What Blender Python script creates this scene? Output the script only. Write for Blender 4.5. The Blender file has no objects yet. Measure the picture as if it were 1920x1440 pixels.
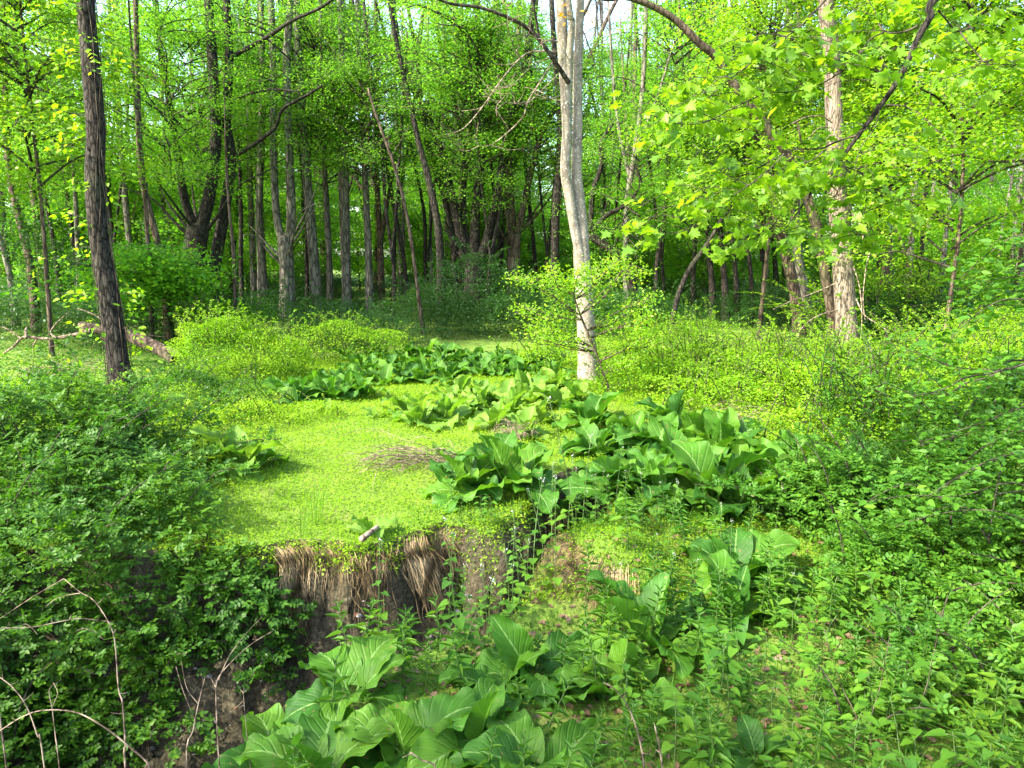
import bpy, math, random
import numpy as np
from mathutils import Vector, Matrix, Euler
random.seed(11)
rng = np.random.default_rng(11)
R = math.radians
scene = bpy.context.scene
COL = scene.collection

# ------------------------------------------------------------------ camera, sky, sun, exposure
PITCH, EYE, FPX = R(9.8), 1.85, 1387.0            # focal length in pixels of a 1920 px wide frame
cam_d = bpy.data.cameras.new('camera')
cam_d.sensor_width, cam_d.lens = 36.0, 36.0 * FPX / 1920
cam_d.clip_start, cam_d.clip_end = 0.05, 1000
cam = bpy.data.objects.new('camera', cam_d)
COL.objects.link(cam)
cam.location = (0, 0, EYE)
cam.rotation_euler = (R(90) - PITCH, 0, 0)
scene.camera = cam

SUN_EL, SUN_AZ = R(43), math.atan2(-0.80, -0.46)   # from the left, a little behind the camera
world = bpy.data.worlds.new('World')
scene.world = world
world.use_nodes = True
wt = world.node_tree
sky = wt.nodes.new('ShaderNodeTexSky')
sky.sky_type = 'NISHITA'
sky.sun_disc = False
sky.sun_elevation, sky.sun_rotation = SUN_EL, SUN_AZ
sky.air_density, sky.dust_density, sky.ozone_density = 1.0, 2.5, 0.6
wt.links.new(sky.outputs[0], wt.nodes['Background'].inputs[0])
wt.nodes['Background'].inputs[1].default_value = 0.15
sun_d = bpy.data.lights.new('sun', 'SUN')
sun_d.energy, sun_d.angle, sun_d.color = 2.8, R(0.6), (1.0, 0.94, 0.82)
sun = bpy.data.objects.new('sun', sun_d)
COL.objects.link(sun)
SUN_DIR = Vector((math.sin(SUN_AZ) * math.cos(SUN_EL), math.cos(SUN_AZ) * math.cos(SUN_EL), math.sin(SUN_EL)))
sun.rotation_euler = SUN_DIR.to_track_quat('Z', 'Y').to_euler()
sun.location = SUN_DIR * 60
scene.view_settings.view_transform = 'Standard'
scene.view_settings.look = 'None'
scene.view_settings.exposure = 2.85
scene.view_settings.gamma = 1.0
cy = scene.cycles
cy.max_bounces, cy.diffuse_bounces, cy.glossy_bounces, cy.transmission_bounces = 6, 4, 2, 4
cy.sample_clamp_indirect = 6.0
cy.caustics_reflective = cy.caustics_refractive = False

# ------------------------------------------------------------------ photo measurements to metres
CP, SP = math.cos(PITCH), math.sin(PITCH)
def ray(px, py):
    x, u = (px - 960) / FPX, (720 - py) / FPX
    return x, CP + u * SP, -SP + u * CP
def P(px, py, Y):
    """point of the place at distance Y seen at that pixel of the 1920x1440 photograph"""
    x, y, z = ray(px, py)
    t = Y / y
    return np.array((x * t, Y, EYE + z * t))
def G(px, py, z=0.0):
    x, y, zz = ray(px, py)
    t = (z - EYE) / zz
    return np.array((x * t, y * t, z))

# ------------------------------------------------------------------ scene object helpers
def tag(o, label=None, cat=None, group=None, kind=None):
    for k, v in (('label', label), ('category', cat), ('group', group), ('kind', kind)):
        if v:
            o[k] = v
    return o
def thing(name, label, cat, loc=(0, 0, 0), rotz=0.0, group=None, kind=None):
    o = bpy.data.objects.new(name, None)
    COL.objects.link(o)
    o.empty_display_size = 0.1
    o.location, o.rotation_euler = tuple(float(v) for v in loc), (0, 0, rotz)
    return tag(o, label, cat, group, kind)
def put(name, me, parent=None, loc=(0, 0, 0), rot=(0, 0, 0), scale=1.0):
    o = bpy.data.objects.new(name, me)
    COL.objects.link(o)
    if parent is not None:
        o.parent = parent
    o.location, o.rotation_euler = tuple(float(v) for v in loc), rot
    o.scale = (scale,) * 3 if isinstance(scale, (int, float)) else scale
    return o

class MB:
    """collects vertices and faces for ONE mesh"""
    def __init__(self):
        self.v, self.f, self.uv, self.n = [], [], [], 0
    def add(self, V, *Fs, uv=None):
        V = np.asarray(V, dtype=np.float32).reshape(-1, 3)
        for F in Fs:
            self.f.append(np.asarray(F, dtype=np.int32) + self.n)
        self.v.append(V)
        self.uv.append(np.zeros((len(V), 2), np.float32) if uv is None else np.asarray(uv, np.float32))
        self.n += len(V)
        return self
    def mesh(self, name, mat, smooth=True, offset=None):
        me = bpy.data.meshes.new(name)
        V = np.concatenate(self.v)
        if offset is not None:
            V = V - np.asarray(offset, np.float32)
        loops = np.concatenate([f.reshape(-1) for f in self.f])
        tot = np.concatenate([np.full(len(f), f.shape[1], np.int32) for f in self.f])
        st = np.concatenate([[0], np.cumsum(tot)[:-1]]).astype(np.int32)
        me.vertices.add(len(V)); me.vertices.foreach_set('co', V.reshape(-1))
        me.loops.add(len(loops)); me.loops.foreach_set('vertex_index', loops)
        me.polygons.add(len(tot)); me.polygons.foreach_set('loop_start', st)
        uv = np.concatenate(self.uv)
        if uv.any():
            lay = me.uv_layers.new(name='UVMap')
            lay.data.foreach_set('uv', uv[loops].reshape(-1))
        me.update(calc_edges=True)
        if smooth:
            me.polygons.foreach_set('use_smooth', np.ones(len(tot), bool))
        me.materials.append(mat)
        me.validate()
        return me

def unit(a):
    a = np.asarray(a, float)
    return a / np.maximum(np.linalg.norm(a, axis=-1, keepdims=True), 1e-9)
def catmull(pts, rad, per=4):
    pts, rad = np.asarray(pts, float), np.asarray(rad, float)
    n = len(pts)
    if n < 3 or per < 2:
        return pts, rad
    ext = np.vstack([2 * pts[0] - pts[1], pts, 2 * pts[-1] - pts[-2]])
    out, ro = [], []
    for i in range(n - 1):
        p0, p1, p2, p3 = ext[i:i + 4]
        for t in np.arange(per) / per:
            out.append(0.5 * (2 * p1 + (p2 - p0) * t + (2 * p0 - 5 * p1 + 4 * p2 - p3) * t * t + (3 * p1 - p0 - 3 * p2 + p3) * t ** 3))
            ro.append(rad[i] * (1 - t) + rad[i + 1] * t)
    out.append(pts[-1]); ro.append(rad[-1])
    return np.array(out), np.array(ro)
def tube(mb, pts, rad, sides=6, per=4, rough=0.0):
    p, r = catmull(pts, rad, per)
    t = unit(np.gradient(p, axis=0))
    ref = np.array((0.31, 0.94, 0.12)) if abs(t[:, 2]).mean() > 0.6 else np.array((0.05, 0.1, 1.0))
    a = unit(np.cross(t, ref)); b = np.cross(t, a)
    an = np.arange(sides) * 2 * math.pi / sides
    rr = np.repeat(r[:, None], sides, 1)
    if rough:
        ph = rng.uniform(0, 6.28, 4)
        hh = np.cumsum(np.r_[0, np.linalg.norm(np.diff(p, axis=0), axis=1)])[:, None] / max(r.max(), 1e-6)
        rr = rr * (1 + rough * (np.sin(2 * an + ph[0] + 0.22 * hh) + 0.6 * np.sin(3 * an + ph[1] - 0.4 * hh) + 0.5 * np.sin(0.9 * hh + ph[2]) + rng.normal(0, 0.35, rr.shape)))
    V = p[:, None] + rr[..., None] * (np.cos(an)[:, None] * a[:, None] + np.sin(an)[:, None] * b[:, None])
    n = len(p)
    i, j = np.meshgrid(np.arange(n - 1), np.arange(sides), indexing='ij')
    F = np.stack([i * sides + j, i * sides + (j + 1) % sides, (i + 1) * sides + (j + 1) % sides, (i + 1) * sides + j], -1).reshape(-1, 4)
    V = np.vstack([V.reshape(-1, 3), p[-1] + t[-1] * r[-1] * 0.6])
    k = (n - 1) * sides
    cap = np.stack([k + np.arange(sides), k + (np.arange(sides) + 1) % sides, np.full(sides, n * sides)], -1)
    mb.add(V, F, cap)

# leaf outlines in (along, across, up), faces folded along the midrib
def tmpl(half, fold=0.12, droop=0.12):
    """half: outline from base to tip on one side; the leaf is two n-gons folded along the midrib"""
    h = np.array(half, float)
    m = len(h)
    up = lambda q: np.c_[q, fold * np.abs(q[:, 1]) - droop * q[:, 0] ** 2]
    mid = np.array([(0, 0), (1, 0)])
    V = np.vstack([up(mid), up(h), up(h * (1, -1))])
    L = [0, 1] + list(range(2 + m - 1, 1, -1))
    Rr = [0] + list(range(2 + m, 2 + 2 * m)) + [1]
    return V, [np.array([L[::-1]]), np.array([Rr[::-1]])]
T_OVATE = tmpl([(0.28, 0.44), (0.68, 0.36)])
T_LANCE = tmpl([(0.3, 0.5), (0.62, 0.36)], 0.25, 0.35)
T_HEART = tmpl([(-0.12, 0.26), (0.06, 0.50), (0.45, 0.38), (0.72, 0.2)], 0.12, 0.2)
T_MAPLE = tmpl([(-0.06, 0.16), (-0.04, 0.5), (0.2, 0.34), (0.34, 0.66), (0.52, 0.52), (0.5, 0.26), (0.72, 0.3), (0.76, 0.14)], 0.12, 0.22)
T_QUAD = (np.array([(0, 0, 0), (0.45, 0.46, 0.04), (1, 0, -0.1), (0.45, -0.46, 0.04)]), [np.array([[0, 3, 2, 1]])])
T_BLADE = (np.array([(0, -0.5, 0), (0, 0.5, 0), (0.55, 0.35, -0.04), (0.55, -0.35, -0.04), (1, 0, -0.22)]), [np.array([[0, 1, 2, 3]]), np.array([[3, 2, 4]])])
def leaves(mb, p, d, n, L, W, T):
    """many leaves at once: base points p, directions d, normals n, lengths L, widths W"""
    V0, Fs = T
    p = np.asarray(p, float); N = len(p)
    if N == 0:
        return
    d = unit(d); s = unit(np.cross(n, d)); nn = np.cross(d, s)
    L = np.broadcast_to(np.asarray(L, float), (N,)); W = np.broadcast_to(np.asarray(W, float), (N,))
    V = (p[:, None] + V0[None, :, 0:1] * (d * L[:, None])[:, None] + V0[None, :, 1:2] * (s * W[:, None])[:, None] + V0[None, :, 2:3] * (nn * L[:, None])[:, None])
    k = len(V0)
    off = (np.arange(N) * k)[:, None, None]
    mb.add(V.reshape(-1, 3), *[(off + F[None]).reshape(-1, F.shape[1]) for F in Fs])
def rdir(n, up=0.0):
    v = rng.normal(size=(n, 3)); v[:, 2] += up
    return unit(v)
def flatdir(n, z=0.25):
    a = rng.uniform(0, 2 * math.pi, n)
    return unit(np.c_[np.cos(a), np.sin(a), rng.normal(0, z, n)])
def compound(mb, p, a, n, L, pairs, ll, lw, T=T_OVATE):
    """pinnate leaves: leaflet pairs and one end leaflet along the axis a"""
    a = unit(a); s = unit(np.cross(n, a)); N = len(p)
    L = np.broadcast_to(np.asarray(L, float), (N,))[:, None]
    k = np.linspace(0.35, 0.92, pairs)
    Pp, D, S = [p + a * L], [a], [1.1]
    for t in k:
        for sg in (-1, 1):
            Pp.append(p + a * L * t); D.append(unit(a * 0.55 + sg * s)); S.append(0.8 + 0.25 * t)
    cnt = len(Pp)
    Pp, D = np.concatenate(Pp), np.concatenate(D)
    Sz = np.repeat(S, N) * rng.uniform(0.8, 1.2, cnt * N)
    nn = np.tile(n, (cnt, 1)) + rng.normal(0, 0.28, (cnt * N, 3))
    leaves(mb, Pp, D, nn, ll * Sz, lw * Sz, T)

# ------------------------------------------------------------------ materials
def newmat(name):
    m = bpy.data.materials.new(name)
    m.use_nodes = True
    nt = m.node_tree
    nt.nodes.clear()
    return m, nt, lambda t, **kw: _nd(nt, t, kw)
def _nd(nt, t, kw):
    n = nt.nodes.new('ShaderNode' + t)
    for k, v in kw.items():
        if k.startswith('i_'):
            n.inputs[k[2:].replace('_', ' ')].default_value = v
        else:
            setattr(n, k, v)
    return n
def ramp(N, cols, pos=None):
    r = N('ValToRGB')
    e = r.color_ramp.elements
    while len(e) < len(cols):
        e.new(0.5)
    for i, c in enumerate(cols):
        e[i].position = pos[i] if pos else i / (len(cols) - 1)
        e[i].color = (*c, 1) if len(c) == 3 else c
    return r
def leaf_mat(name, cols, trans=0.45, tcol=(1.5, 1.55, 0.6), rough=0.5, spec=0.35, vein=False, patch=0.0):
    m, nt, N = newmat(name)
    lk = nt.links.new
    geo = N('NewGeometry')
    rp = ramp(N, [tuple(0.82 * c for c in q) for q in cols])
    val = geo.outputs['Random Per Island']
    if patch:                                  # slow drift of leaf age through the plant
        tc = N('NewGeometry'); nz = N('TexNoise', i_Scale=patch, i_Detail=2.0)
        lk(tc.outputs['Position'], nz.inputs['Vector'])
        mx = N('Math', operation='MULTIPLY_ADD'); mx.inputs[1].default_value = 0.55; mx.inputs[2].default_value = -0.5
        ad = N('Math', operation='MULTIPLY_ADD'); ad.inputs[1].default_value = 1.7; ad.use_clamp = True
        lk(val, mx.inputs[0]); lk(nz.outputs['Fac'], ad.inputs[0]); lk(mx.outputs[0], ad.inputs[2])
        ad.inputs[1].default_value = 1.35
        val = ad.outputs[0]
    lk(val, rp.inputs[0])
    col = rp.outputs[0]
    bump = None
    if vein:
        oi = N('ObjectInfo')
        orr = ramp(N, [tuple(0.82 * c for c in q) for q in cols]); lk(oi.outputs['Random'], orr.inputs[0]); col = orr.outputs[0]
        uv = N('UVMap'); sep = N('SeparateXYZ'); lk(uv.outputs[0], sep.inputs[0])
        u, v = sep.outputs[0], sep.outputs[1]
        def M(op, a, b=None, c=None):
            x = N('Math', operation=op)
            for i, q in enumerate((a, b, c)):
                if q is None: continue
                if isinstance(q, (int, float)): x.inputs[i].default_value = q
                else: lk(q, x.inputs[i])
            return x.outputs[0]
        av = M('ABSOLUTE', M('SUBTRACT', v, 0.5))
        ph = M('SUBTRACT', M('MULTIPLY', u, 42.0), M('MULTIPLY', M('POWER', M('MULTIPLY', av, 2.0), 0.8), 17.0))
        lines = M('POWER', M('MULTIPLY_ADD', M('SINE', ph), 0.5, 0.5), 7.0)
        midr = M('LESS_THAN', av, 0.022)
        allv = M('MAXIMUM', M('MULTIPLY', lines, 0.10), M('MULTIPLY', midr, 0.55))
        mxc = N('MixRGB', i_Color2=(0.22, 0.36, 0.10, 1)); lk(allv, mxc.inputs[0]); lk(col, mxc.inputs[1])
        nz2 = N('TexNoise', i_Scale=9.0, i_Detail=4.0)
        tc2 = N('TexCoord'); lk(tc2.outputs['Object'], nz2.inputs['Vector'])
        hs = N('HueSaturation'); lk(mxc.outputs[0], hs.inputs['Color']); lk(M('MULTIPLY_ADD', nz2.outputs['Fac'], 0.9, 0.55), hs.inputs['Value'])
        col = hs.outputs[0]
        nz3 = N('TexNoise', i_Scale=26.0, i_Detail=2.0); lk(tc2.outputs['Object'], nz3.inputs['Vector'])
        oa = N('VectorMath', operation='ADD'); cx = N('CombineXYZ'); lk(M('MULTIPLY', oi.outputs['Random'], 50.0), cx.inputs[0]); lk(tc2.outputs['Object'], oa.inputs[0]); lk(cx.outputs[0], oa.inputs[1]); lk(oa.outputs[0], nz3.inputs['Vector'])
        spot = N('MixRGB', i_Color2=(0.16, 0.13, 0.04, 1)); lk(M('MULTIPLY', M('GREATER_THAN', nz3.outputs['Fac'], 0.70), 0.8), spot.inputs[0]); lk(col, spot.inputs[1]); col = spot.outputs[0]
        bump = N('Bump', i_Strength=0.6, i_Distance=0.005)
        lk(M('SUBTRACT', 1.0, lines), bump.inputs['Height'])
    pr = N('BsdfPrincipled', i_Roughness=rough)
    pr.inputs['Specular IOR Level'].default_value = spec
    lk(col, pr.inputs['Base Color'])
    tr = N('BsdfTranslucent')
    tm = N('MixRGB', blend_type='MULTIPLY', i_Fac=1.0, i_Color2=(*tcol, 1)); lk(col, tm.inputs[1]); lk(tm.outputs[0], tr.inputs[0])
    if bump:
        lk(bump.outputs[0], pr.inputs['Normal'])
    mix = N('MixShader', i_Fac=trans); lk(pr.outputs[0], mix.inputs[1]); lk(tr.outputs[0], mix.inputs[2])
    out = N('OutputMaterial'); lk(mix.outputs[0], out.inputs[0])
    return m
def bark_mat(name, c0, c1, c2, stretch=(14, 14, 2.2), depth=0.02, moss=0.0, speck=0.0, strength=0.8):
    m, nt, N = newmat(name)
    lk = nt.links.new
    tc = N('TexCoord'); mp = N('Mapping'); mp.inputs['Scale'].default_value = stretch
    lk(tc.outputs['Object'], mp.inputs[0])
    nz = N('TexNoise', i_Scale=1.0, i_Detail=8.0, i_Roughness=0.65); lk(mp.outputs[0], nz.inputs['Vector'])
    vo = N('TexVoronoi', i_Scale=1.6, feature='DISTANCE_TO_EDGE'); 
    wp = N('MixRGB', i_Fac=0.35); lk(mp.outputs[0], wp.inputs[1]); lk(nz.outputs['Color'], wp.inputs[2]); lk(wp.outputs[0], vo.inputs['Vector'])
    rp = ramp(N, [c0, c1, c2], [0.3, 0.5, 0.72]); lk(nz.outputs['Fac'], rp.inputs[0])
    col = rp.outputs[0]
    if strength >= 0.8:
        r4 = ramp(N, [(1, 1, 1), (0, 0, 0)], [0.02, 0.16]); lk(vo.outputs[0], r4.inputs[0])
        mm = N('MixRGB', i_Color2=(*[0.45 * c for c in c0], 1)); lk(r4.outputs[0], mm.inputs[0]); lk(col, mm.inputs[1]); col = mm.outputs[0]
    n2 = N('TexNoise', i_Scale=1.3, i_Detail=3.0); lk(tc.outputs['Object'], n2.inputs['Vector'])
    if moss:
        r2 = ramp(N, [(0, 0, 0), (1, 1, 1)], [0.52, 0.68]); lk(n2.outputs['Fac'], r2.inputs[0])
        ml = N('Math', operation='MULTIPLY'); ml.inputs[1].default_value = moss; lk(r2.outputs[0], ml.inputs[0])
        mm = N('MixRGB', i_Color2=(0.06, 0.085, 0.025, 1)); lk(ml.outputs[0], mm.inputs[0]); lk(col, mm.inputs[1]); col = mm.outputs[0]
    if speck:
        v2 = N('TexNoise', i_Scale=38.0, i_Detail=2.0); lk(tc.outputs['Object'], v2.inputs['Vector'])
        r3 = ramp(N, [(0, 0, 0), (1, 1, 1)], [0.58, 0.66]); lk(v2.outputs['Fac'], r3.inputs[0])
        ml = N('Math', operation='MULTIPLY'); ml.inputs[1].default_value = speck; lk(r3.outputs[0], ml.inputs[0])
        mm = N('MixRGB', i_Color2=(0.5, 0.48, 0.40, 1)); lk(ml.outputs[0], mm.inputs[0]); lk(col, mm.inputs[1]); col = mm.outputs[0]
    ad = N('Math', operation='MULTIPLY_ADD'); ad.inputs[1].default_value = 0.7
    lk(vo.outputs[0], ad.inputs[0]); lk(nz.outputs['Fac'], ad.inputs[2])
    bp = N('Bump', i_Strength=strength, i_Distance=depth); lk(ad.outputs[0], bp.inputs['Height'])
    pr = N('BsdfPrincipled', i_Roughness=0.9); pr.inputs['Specular IOR Level'].default_value = 0.15
    lk(col, pr.inputs['Base Color']); lk(bp.outputs[0], pr.inputs['Normal'])
    out = N('OutputMaterial'); lk(pr.outputs[0], out.inputs[0])
    return m

M = {}
M['canopy'] = leaf_mat('canopy_leaf', [(0.060, 0.18, 0.012), (0.09, 0.24, 0.013), (0.12, 0.27, 0.02), (0.165, 0.30, 0.025)], 0.55, (1.9, 1.95, 0.9), spec=0.2)
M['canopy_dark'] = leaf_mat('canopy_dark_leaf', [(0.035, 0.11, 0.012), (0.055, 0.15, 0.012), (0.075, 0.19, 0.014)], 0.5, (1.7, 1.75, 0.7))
M['young'] = leaf_mat('young_leaf', [(0.10, 0.25, 0.010), (0.15, 0.32, 0.011), (0.20, 0.36, 0.014), (0.28, 0.39, 0.02)], 0.52, (1.7, 1.7, 0.6))
M['young2'] = leaf_mat('bright_leaf', [(0.07, 0.21, 0.014), (0.10, 0.27, 0.015), (0.14, 0.32, 0.016), (0.2, 0.36, 0.02)], 0.52, (1.7, 1.9, 0.7), spec=0.2)
M['maple'] = leaf_mat('maple_leaf', [(0.09, 0.21, 0.012), (0.14, 0.28, 0.013), (0.19, 0.32, 0.018)], 0.55, (1.9, 1.8, 0.6))
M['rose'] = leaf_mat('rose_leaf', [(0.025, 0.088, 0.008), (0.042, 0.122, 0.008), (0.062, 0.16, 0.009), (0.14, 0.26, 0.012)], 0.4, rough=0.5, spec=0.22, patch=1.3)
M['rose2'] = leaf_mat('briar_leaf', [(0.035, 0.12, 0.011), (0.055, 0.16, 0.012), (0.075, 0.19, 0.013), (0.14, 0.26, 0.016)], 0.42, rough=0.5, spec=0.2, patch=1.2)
M['rose_lit'] = leaf_mat('sunlit_bramble_leaf', [(0.10, 0.24, 0.010), (0.15, 0.31, 0.010), (0.20, 0.36, 0.012), (0.27, 0.40, 0.018)], 0.45, (1.7, 1.7, 0.6), spec=0.2, patch=1.0)  # brighter copy for bushes in the sun, sunlight mixed into the leaf colour
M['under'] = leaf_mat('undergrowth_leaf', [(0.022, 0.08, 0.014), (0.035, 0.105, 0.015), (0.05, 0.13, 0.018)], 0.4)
M['lawn'] = leaf_mat('lawn_leaf', [(0.155, 0.30, 0.010), (0.18, 0.33, 0.010), (0.21, 0.35, 0.012), (0.26, 0.37, 0.016)], 0.4, spec=0.15, patch=0.9)
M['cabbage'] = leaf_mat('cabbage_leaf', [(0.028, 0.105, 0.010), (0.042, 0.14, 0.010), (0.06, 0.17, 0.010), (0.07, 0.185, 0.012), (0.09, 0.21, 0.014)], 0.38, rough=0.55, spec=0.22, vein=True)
M['cabbage_lit'] = leaf_mat('sunlit_cabbage_leaf', [(0.09, 0.21, 0.02), (0.13, 0.26, 0.025), (0.16, 0.28, 0.03)], 0.40, rough=0.55, spec=0.22, vein=True)
M['herb'] = leaf_mat('herb_leaf', [(0.04, 0.13, 0.015), (0.06, 0.165, 0.015), (0.09, 0.21, 0.015), (0.15, 0.27, 0.02)], 0.42, spec=0.2, patch=1.6)
M['stem'] = leaf_mat('green_stem', [(0.07, 0.14, 0.03), (0.10, 0.16, 0.04)], 0.1)
M['petal'] = leaf_mat('white_petal', [(0.75, 0.78, 0.7), (0.8, 0.8, 0.75)], 0.3, (1, 1, 1))
M['litter'] = leaf_mat('litter_leaf', [(0.10, 0.055, 0.03), (0.16, 0.09, 0.05), (0.22, 0.14, 0.08), (0.07, 0.04, 0.025)], 0.15, (1, 0.8, 0.5))
M['orange'] = leaf_mat('orange_leaf', [(0.5, 0.26, 0.02), (0.6, 0.36, 0.03)], 0.45, (1, 0.9, 0.5))
M['pale'] = bark_mat('pale_bark', (0.10, 0.082, 0.060), (0.17, 0.145, 0.108), (0.25, 0.218, 0.168), (11, 11, 7), 0.006, 0.25, 0.55, 0.5)
M['ash'] = bark_mat('ridged_pale_bark', (0.12, 0.09, 0.062), (0.20, 0.155, 0.112), (0.28, 0.23, 0.17), (26, 26, 3.0), 0.012, 0.1, 0.2, 0.8)
M['grey'] = bark_mat('grey_bark', (0.075, 0.066, 0.050), (0.13, 0.115, 0.09), (0.21, 0.187, 0.15), (9, 9, 2.5), 0.02, 0.3, 0.15)
M['dark'] = bark_mat('dark_ridged_bark', (0.010, 0.008, 0.006), (0.035, 0.029, 0.022), (0.085, 0.073, 0.056), (20, 20, 6.0), 0.03, 0.12, 0.0, 1.0)
M['brown'] = bark_mat('brown_bark', (0.055, 0.038, 0.025), (0.10, 0.072, 0.05), (0.16, 0.12, 0.085), (12, 12, 2.5), 0.02, 0.3)
M['twig'] = bark_mat('dark_twig', (0.03, 0.024, 0.017), (0.055, 0.045, 0.033), (0.085, 0.072, 0.055), (8, 8, 8), 0.004)
M['dead'] = bark_mat('dead_wood', (0.12, 0.085, 0.058), (0.22, 0.165, 0.115), (0.33, 0.26, 0.185), (10, 10, 10), 0.006, 0.0)
M['root'] = bark_mat('dry_root', (0.16, 0.11, 0.05), (0.28, 0.20, 0.10), (0.42, 0.32, 0.18), (3, 3, 3), 0.002)

# ------------------------------------------------------------------ ground: one sheet with the ditch cut into it
CH = np.array([  # x, y, half width, depth of the ditch along its middle
    (-9, 0.6, 1.9, 1.25), (-5, 2.0, 1.75, 1.25), (-2.6, 2.95, 1.45, 1.25), (-1.85, 3.35, 1.10, 1.22), (-1.2, 3.92, 0.66, 1.2), (-0.6, 4.2, 0.58, 1.15),
    (0.02, 4.72, 0.40, 1.1), (0.30, 5.15, 0.36, 1.05), (0.50, 5.75, 0.38, 0.95), (0.95, 6.5, 0.24, 0.5), (1.4, 7.6, 0.12, 0.1)])
def smooth(t):
    t = np.clip(t, 0, 1)
    return t * t * (3 - 2 * t)
def ditch(x, y):
    best = np.zeros_like(x)
    wob = 0.07 * np.sin(4.6 * x + 2.0 * y) + 0.04 * np.sin(9.7 * x - 4 * y + 1) + 0.02 * np.sin(23 * x + 9 * y)
    for a, b in zip(CH[:-1], CH[1:]):
        d = b[:2] - a[:2]
        t = np.clip(((x - a[0]) * d[0] + (y - a[1]) * d[1]) / (d @ d), 0, 1)
        side = (x - a[0]) * -d[1] + (y - a[1]) * d[0]
        r = np.hypot(x - a[0] - t * d[0], y - a[1] - t * d[1])
        w = a[2] + (b[2] - a[2]) * t + wob; dep = a[3] + (b[3] - a[3]) * t
        talus = 0.46 * smooth((w + 0.02 - r) / (0.11 + 0.45 * smooth((x + 0.42) / 0.3) * smooth((0.55 - x) / 0.3))) + 0.54 * smooth((w + 0.02 - r) / 0.62)
        soft = np.where(side > 0, 0.13 + 0.42 * smooth((x + 0.42) / 0.3) * smooth((0.55 - x) / 0.3), 0.38)                # steep far bank, softer near bank
        best = np.maximum(best, dep * np.where((side > 0) & (x < 0.3), talus, smooth((w + 0.02 - r) / soft) * (0.86 + 0.14 * smooth((w - r) / 0.6))))
    return best
def ground_z(x, y):
    x, y = np.asarray(x, float), np.asarray(y, float)
    z = 0.05 * np.sin(0.7 * x + 0.4) * np.cos(0.55 * y) + 0.03 * np.sin(1.9 * x + 1.3 * y) + 0.012 * np.sin(7 * x) * np.sin(6.3 * y + 1)
    near = smooth((4.9 - y + 0.35 * x) / 1.2) * smooth((x + 2.2) / 1.4)          # the near bank lies lower
    z = z - 0.20 * near * smooth((5.2 - y) / 1.2)
    z = z + 0.17 * np.exp(-(((x - 0.62) / 0.36) ** 2 + ((y - 4.42) / 0.30) ** 2))     # tussock beside the gully
    return z - ditch(x, y)
def gz(x, y):
    return float(ground_z(np.array([x]), np.array([y]))[0])
def axis(lo, a, b, hi, fine, grow):
    mid = list(np.arange(a, b, fine))
    out, s, v = [], fine, b
    while v < hi:
        out.append(v); s *= grow; v += s
    out.append(hi)
    lef, s, v = [], fine, a - fine
    while v > lo:
        lef.append(v); s *= grow; v -= s
    lef.append(lo)
    return np.array(lef[::-1] + mid + out)
xs, ys = axis(-300, -4.2, 3.2, 300, 0.045, 1.12), axis(-60, 2.2, 7.4, 500, 0.045, 1.12)
X, Y = np.meshgrid(xs, ys, indexing='ij')
Z = ground_z(X, Y)
steep = smooth((ditch(X, Y) - 0.05) / 0.2)
jit = rng.normal(0, 1, (3,) + X.shape)
jit = 0.6 * jit + 1.1 * (jit + np.roll(jit, 1, 1) + np.roll(jit, 1, 2) + np.roll(np.roll(jit, 1, 1), 1, 2)) / 2
Z += steep * 0.022 * jit[2]
Xj, Yj = X + steep * 0.012 * jit[0], Y + steep * 0.016 * jit[1]
mb = MB()
i, j = np.meshgrid(np.arange(len(xs) - 1), np.arange(len(ys) - 1), indexing='ij')
k = len(ys)
mb.add(np.stack([Xj, Yj, Z], -1), np.stack([i * k + j, (i + 1) * k + j, (i + 1) * k + j + 1, i * k + j + 1], -1).reshape(-1, 4))
m, nt, N = newmat('ground_soil')
lk = nt.links.new
geo = N('NewGeometry'); sep = N('SeparateXYZ'); lk(geo.outputs['Position'], sep.inputs[0])
n1 = N('TexNoise', i_Scale=2.2, i_Detail=10.0, i_Roughness=0.7); lk(geo.outputs['Position'], n1.inputs['Vector'])
n2 = N('TexNoise', i_Scale=30.0, i_Detail=6.0, i_Roughness=0.7); lk(geo.outputs['Position'], n2.inputs['Vector'])
vo = N('TexVoronoi', i_Scale=26.0); lk(geo.outputs['Position'], vo.inputs['Vector'])
green = ramp(N, [(0.06, 0.10, 0.015), (0.10, 0.17, 0.018), (0.13, 0.17, 0.03), (0.12, 0.10, 0.045)], [0.3, 0.5, 0.62, 0.75]); lk(n1.outputs['Fac'], green.inputs[0])
soil = ramp(N, [(0.017, 0.014, 0.007), (0.043, 0.036, 0.019), (0.078, 0.068, 0.040), (0.18, 0.168, 0.125)], [0.3, 0.48, 0.62, 0.8]); lk(n2.outputs['Fac'], soil.inputs[0])
fz = N('MapRange'); fz.inputs['From Min'].default_value = -0.27; fz.inputs['From Max'].default_value = -0.33
zn = N('Math', operation='MULTIPLY_ADD'); zn.inputs[1].default_value = 0.25; lk(n1.outputs['Fac'], zn.inputs[0]); lk(sep.outputs[2], zn.inputs[2])
zs = N('Math', operation='SUBTRACT'); zs.inputs[1].default_value = 0.125; lk(zn.outputs[0], zs.inputs[0]); lk(zs.outputs[0], fz.inputs['Value'])
sepn = N('SeparateXYZ'); lk(geo.outputs['True Normal'], sepn.inputs[0])
st_ = N('MapRange'); st_.inputs['From Min'].default_value = 0.8; st_.inputs['From Max'].default_value = 0.55; lk(sepn.outputs[2], st_.inputs['Value'])
mxm = N('Math', operation='MAXIMUM'); lk(fz.outputs[0], mxm.inputs[0]); lk(st_.outputs[0], mxm.inputs[1])
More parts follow.
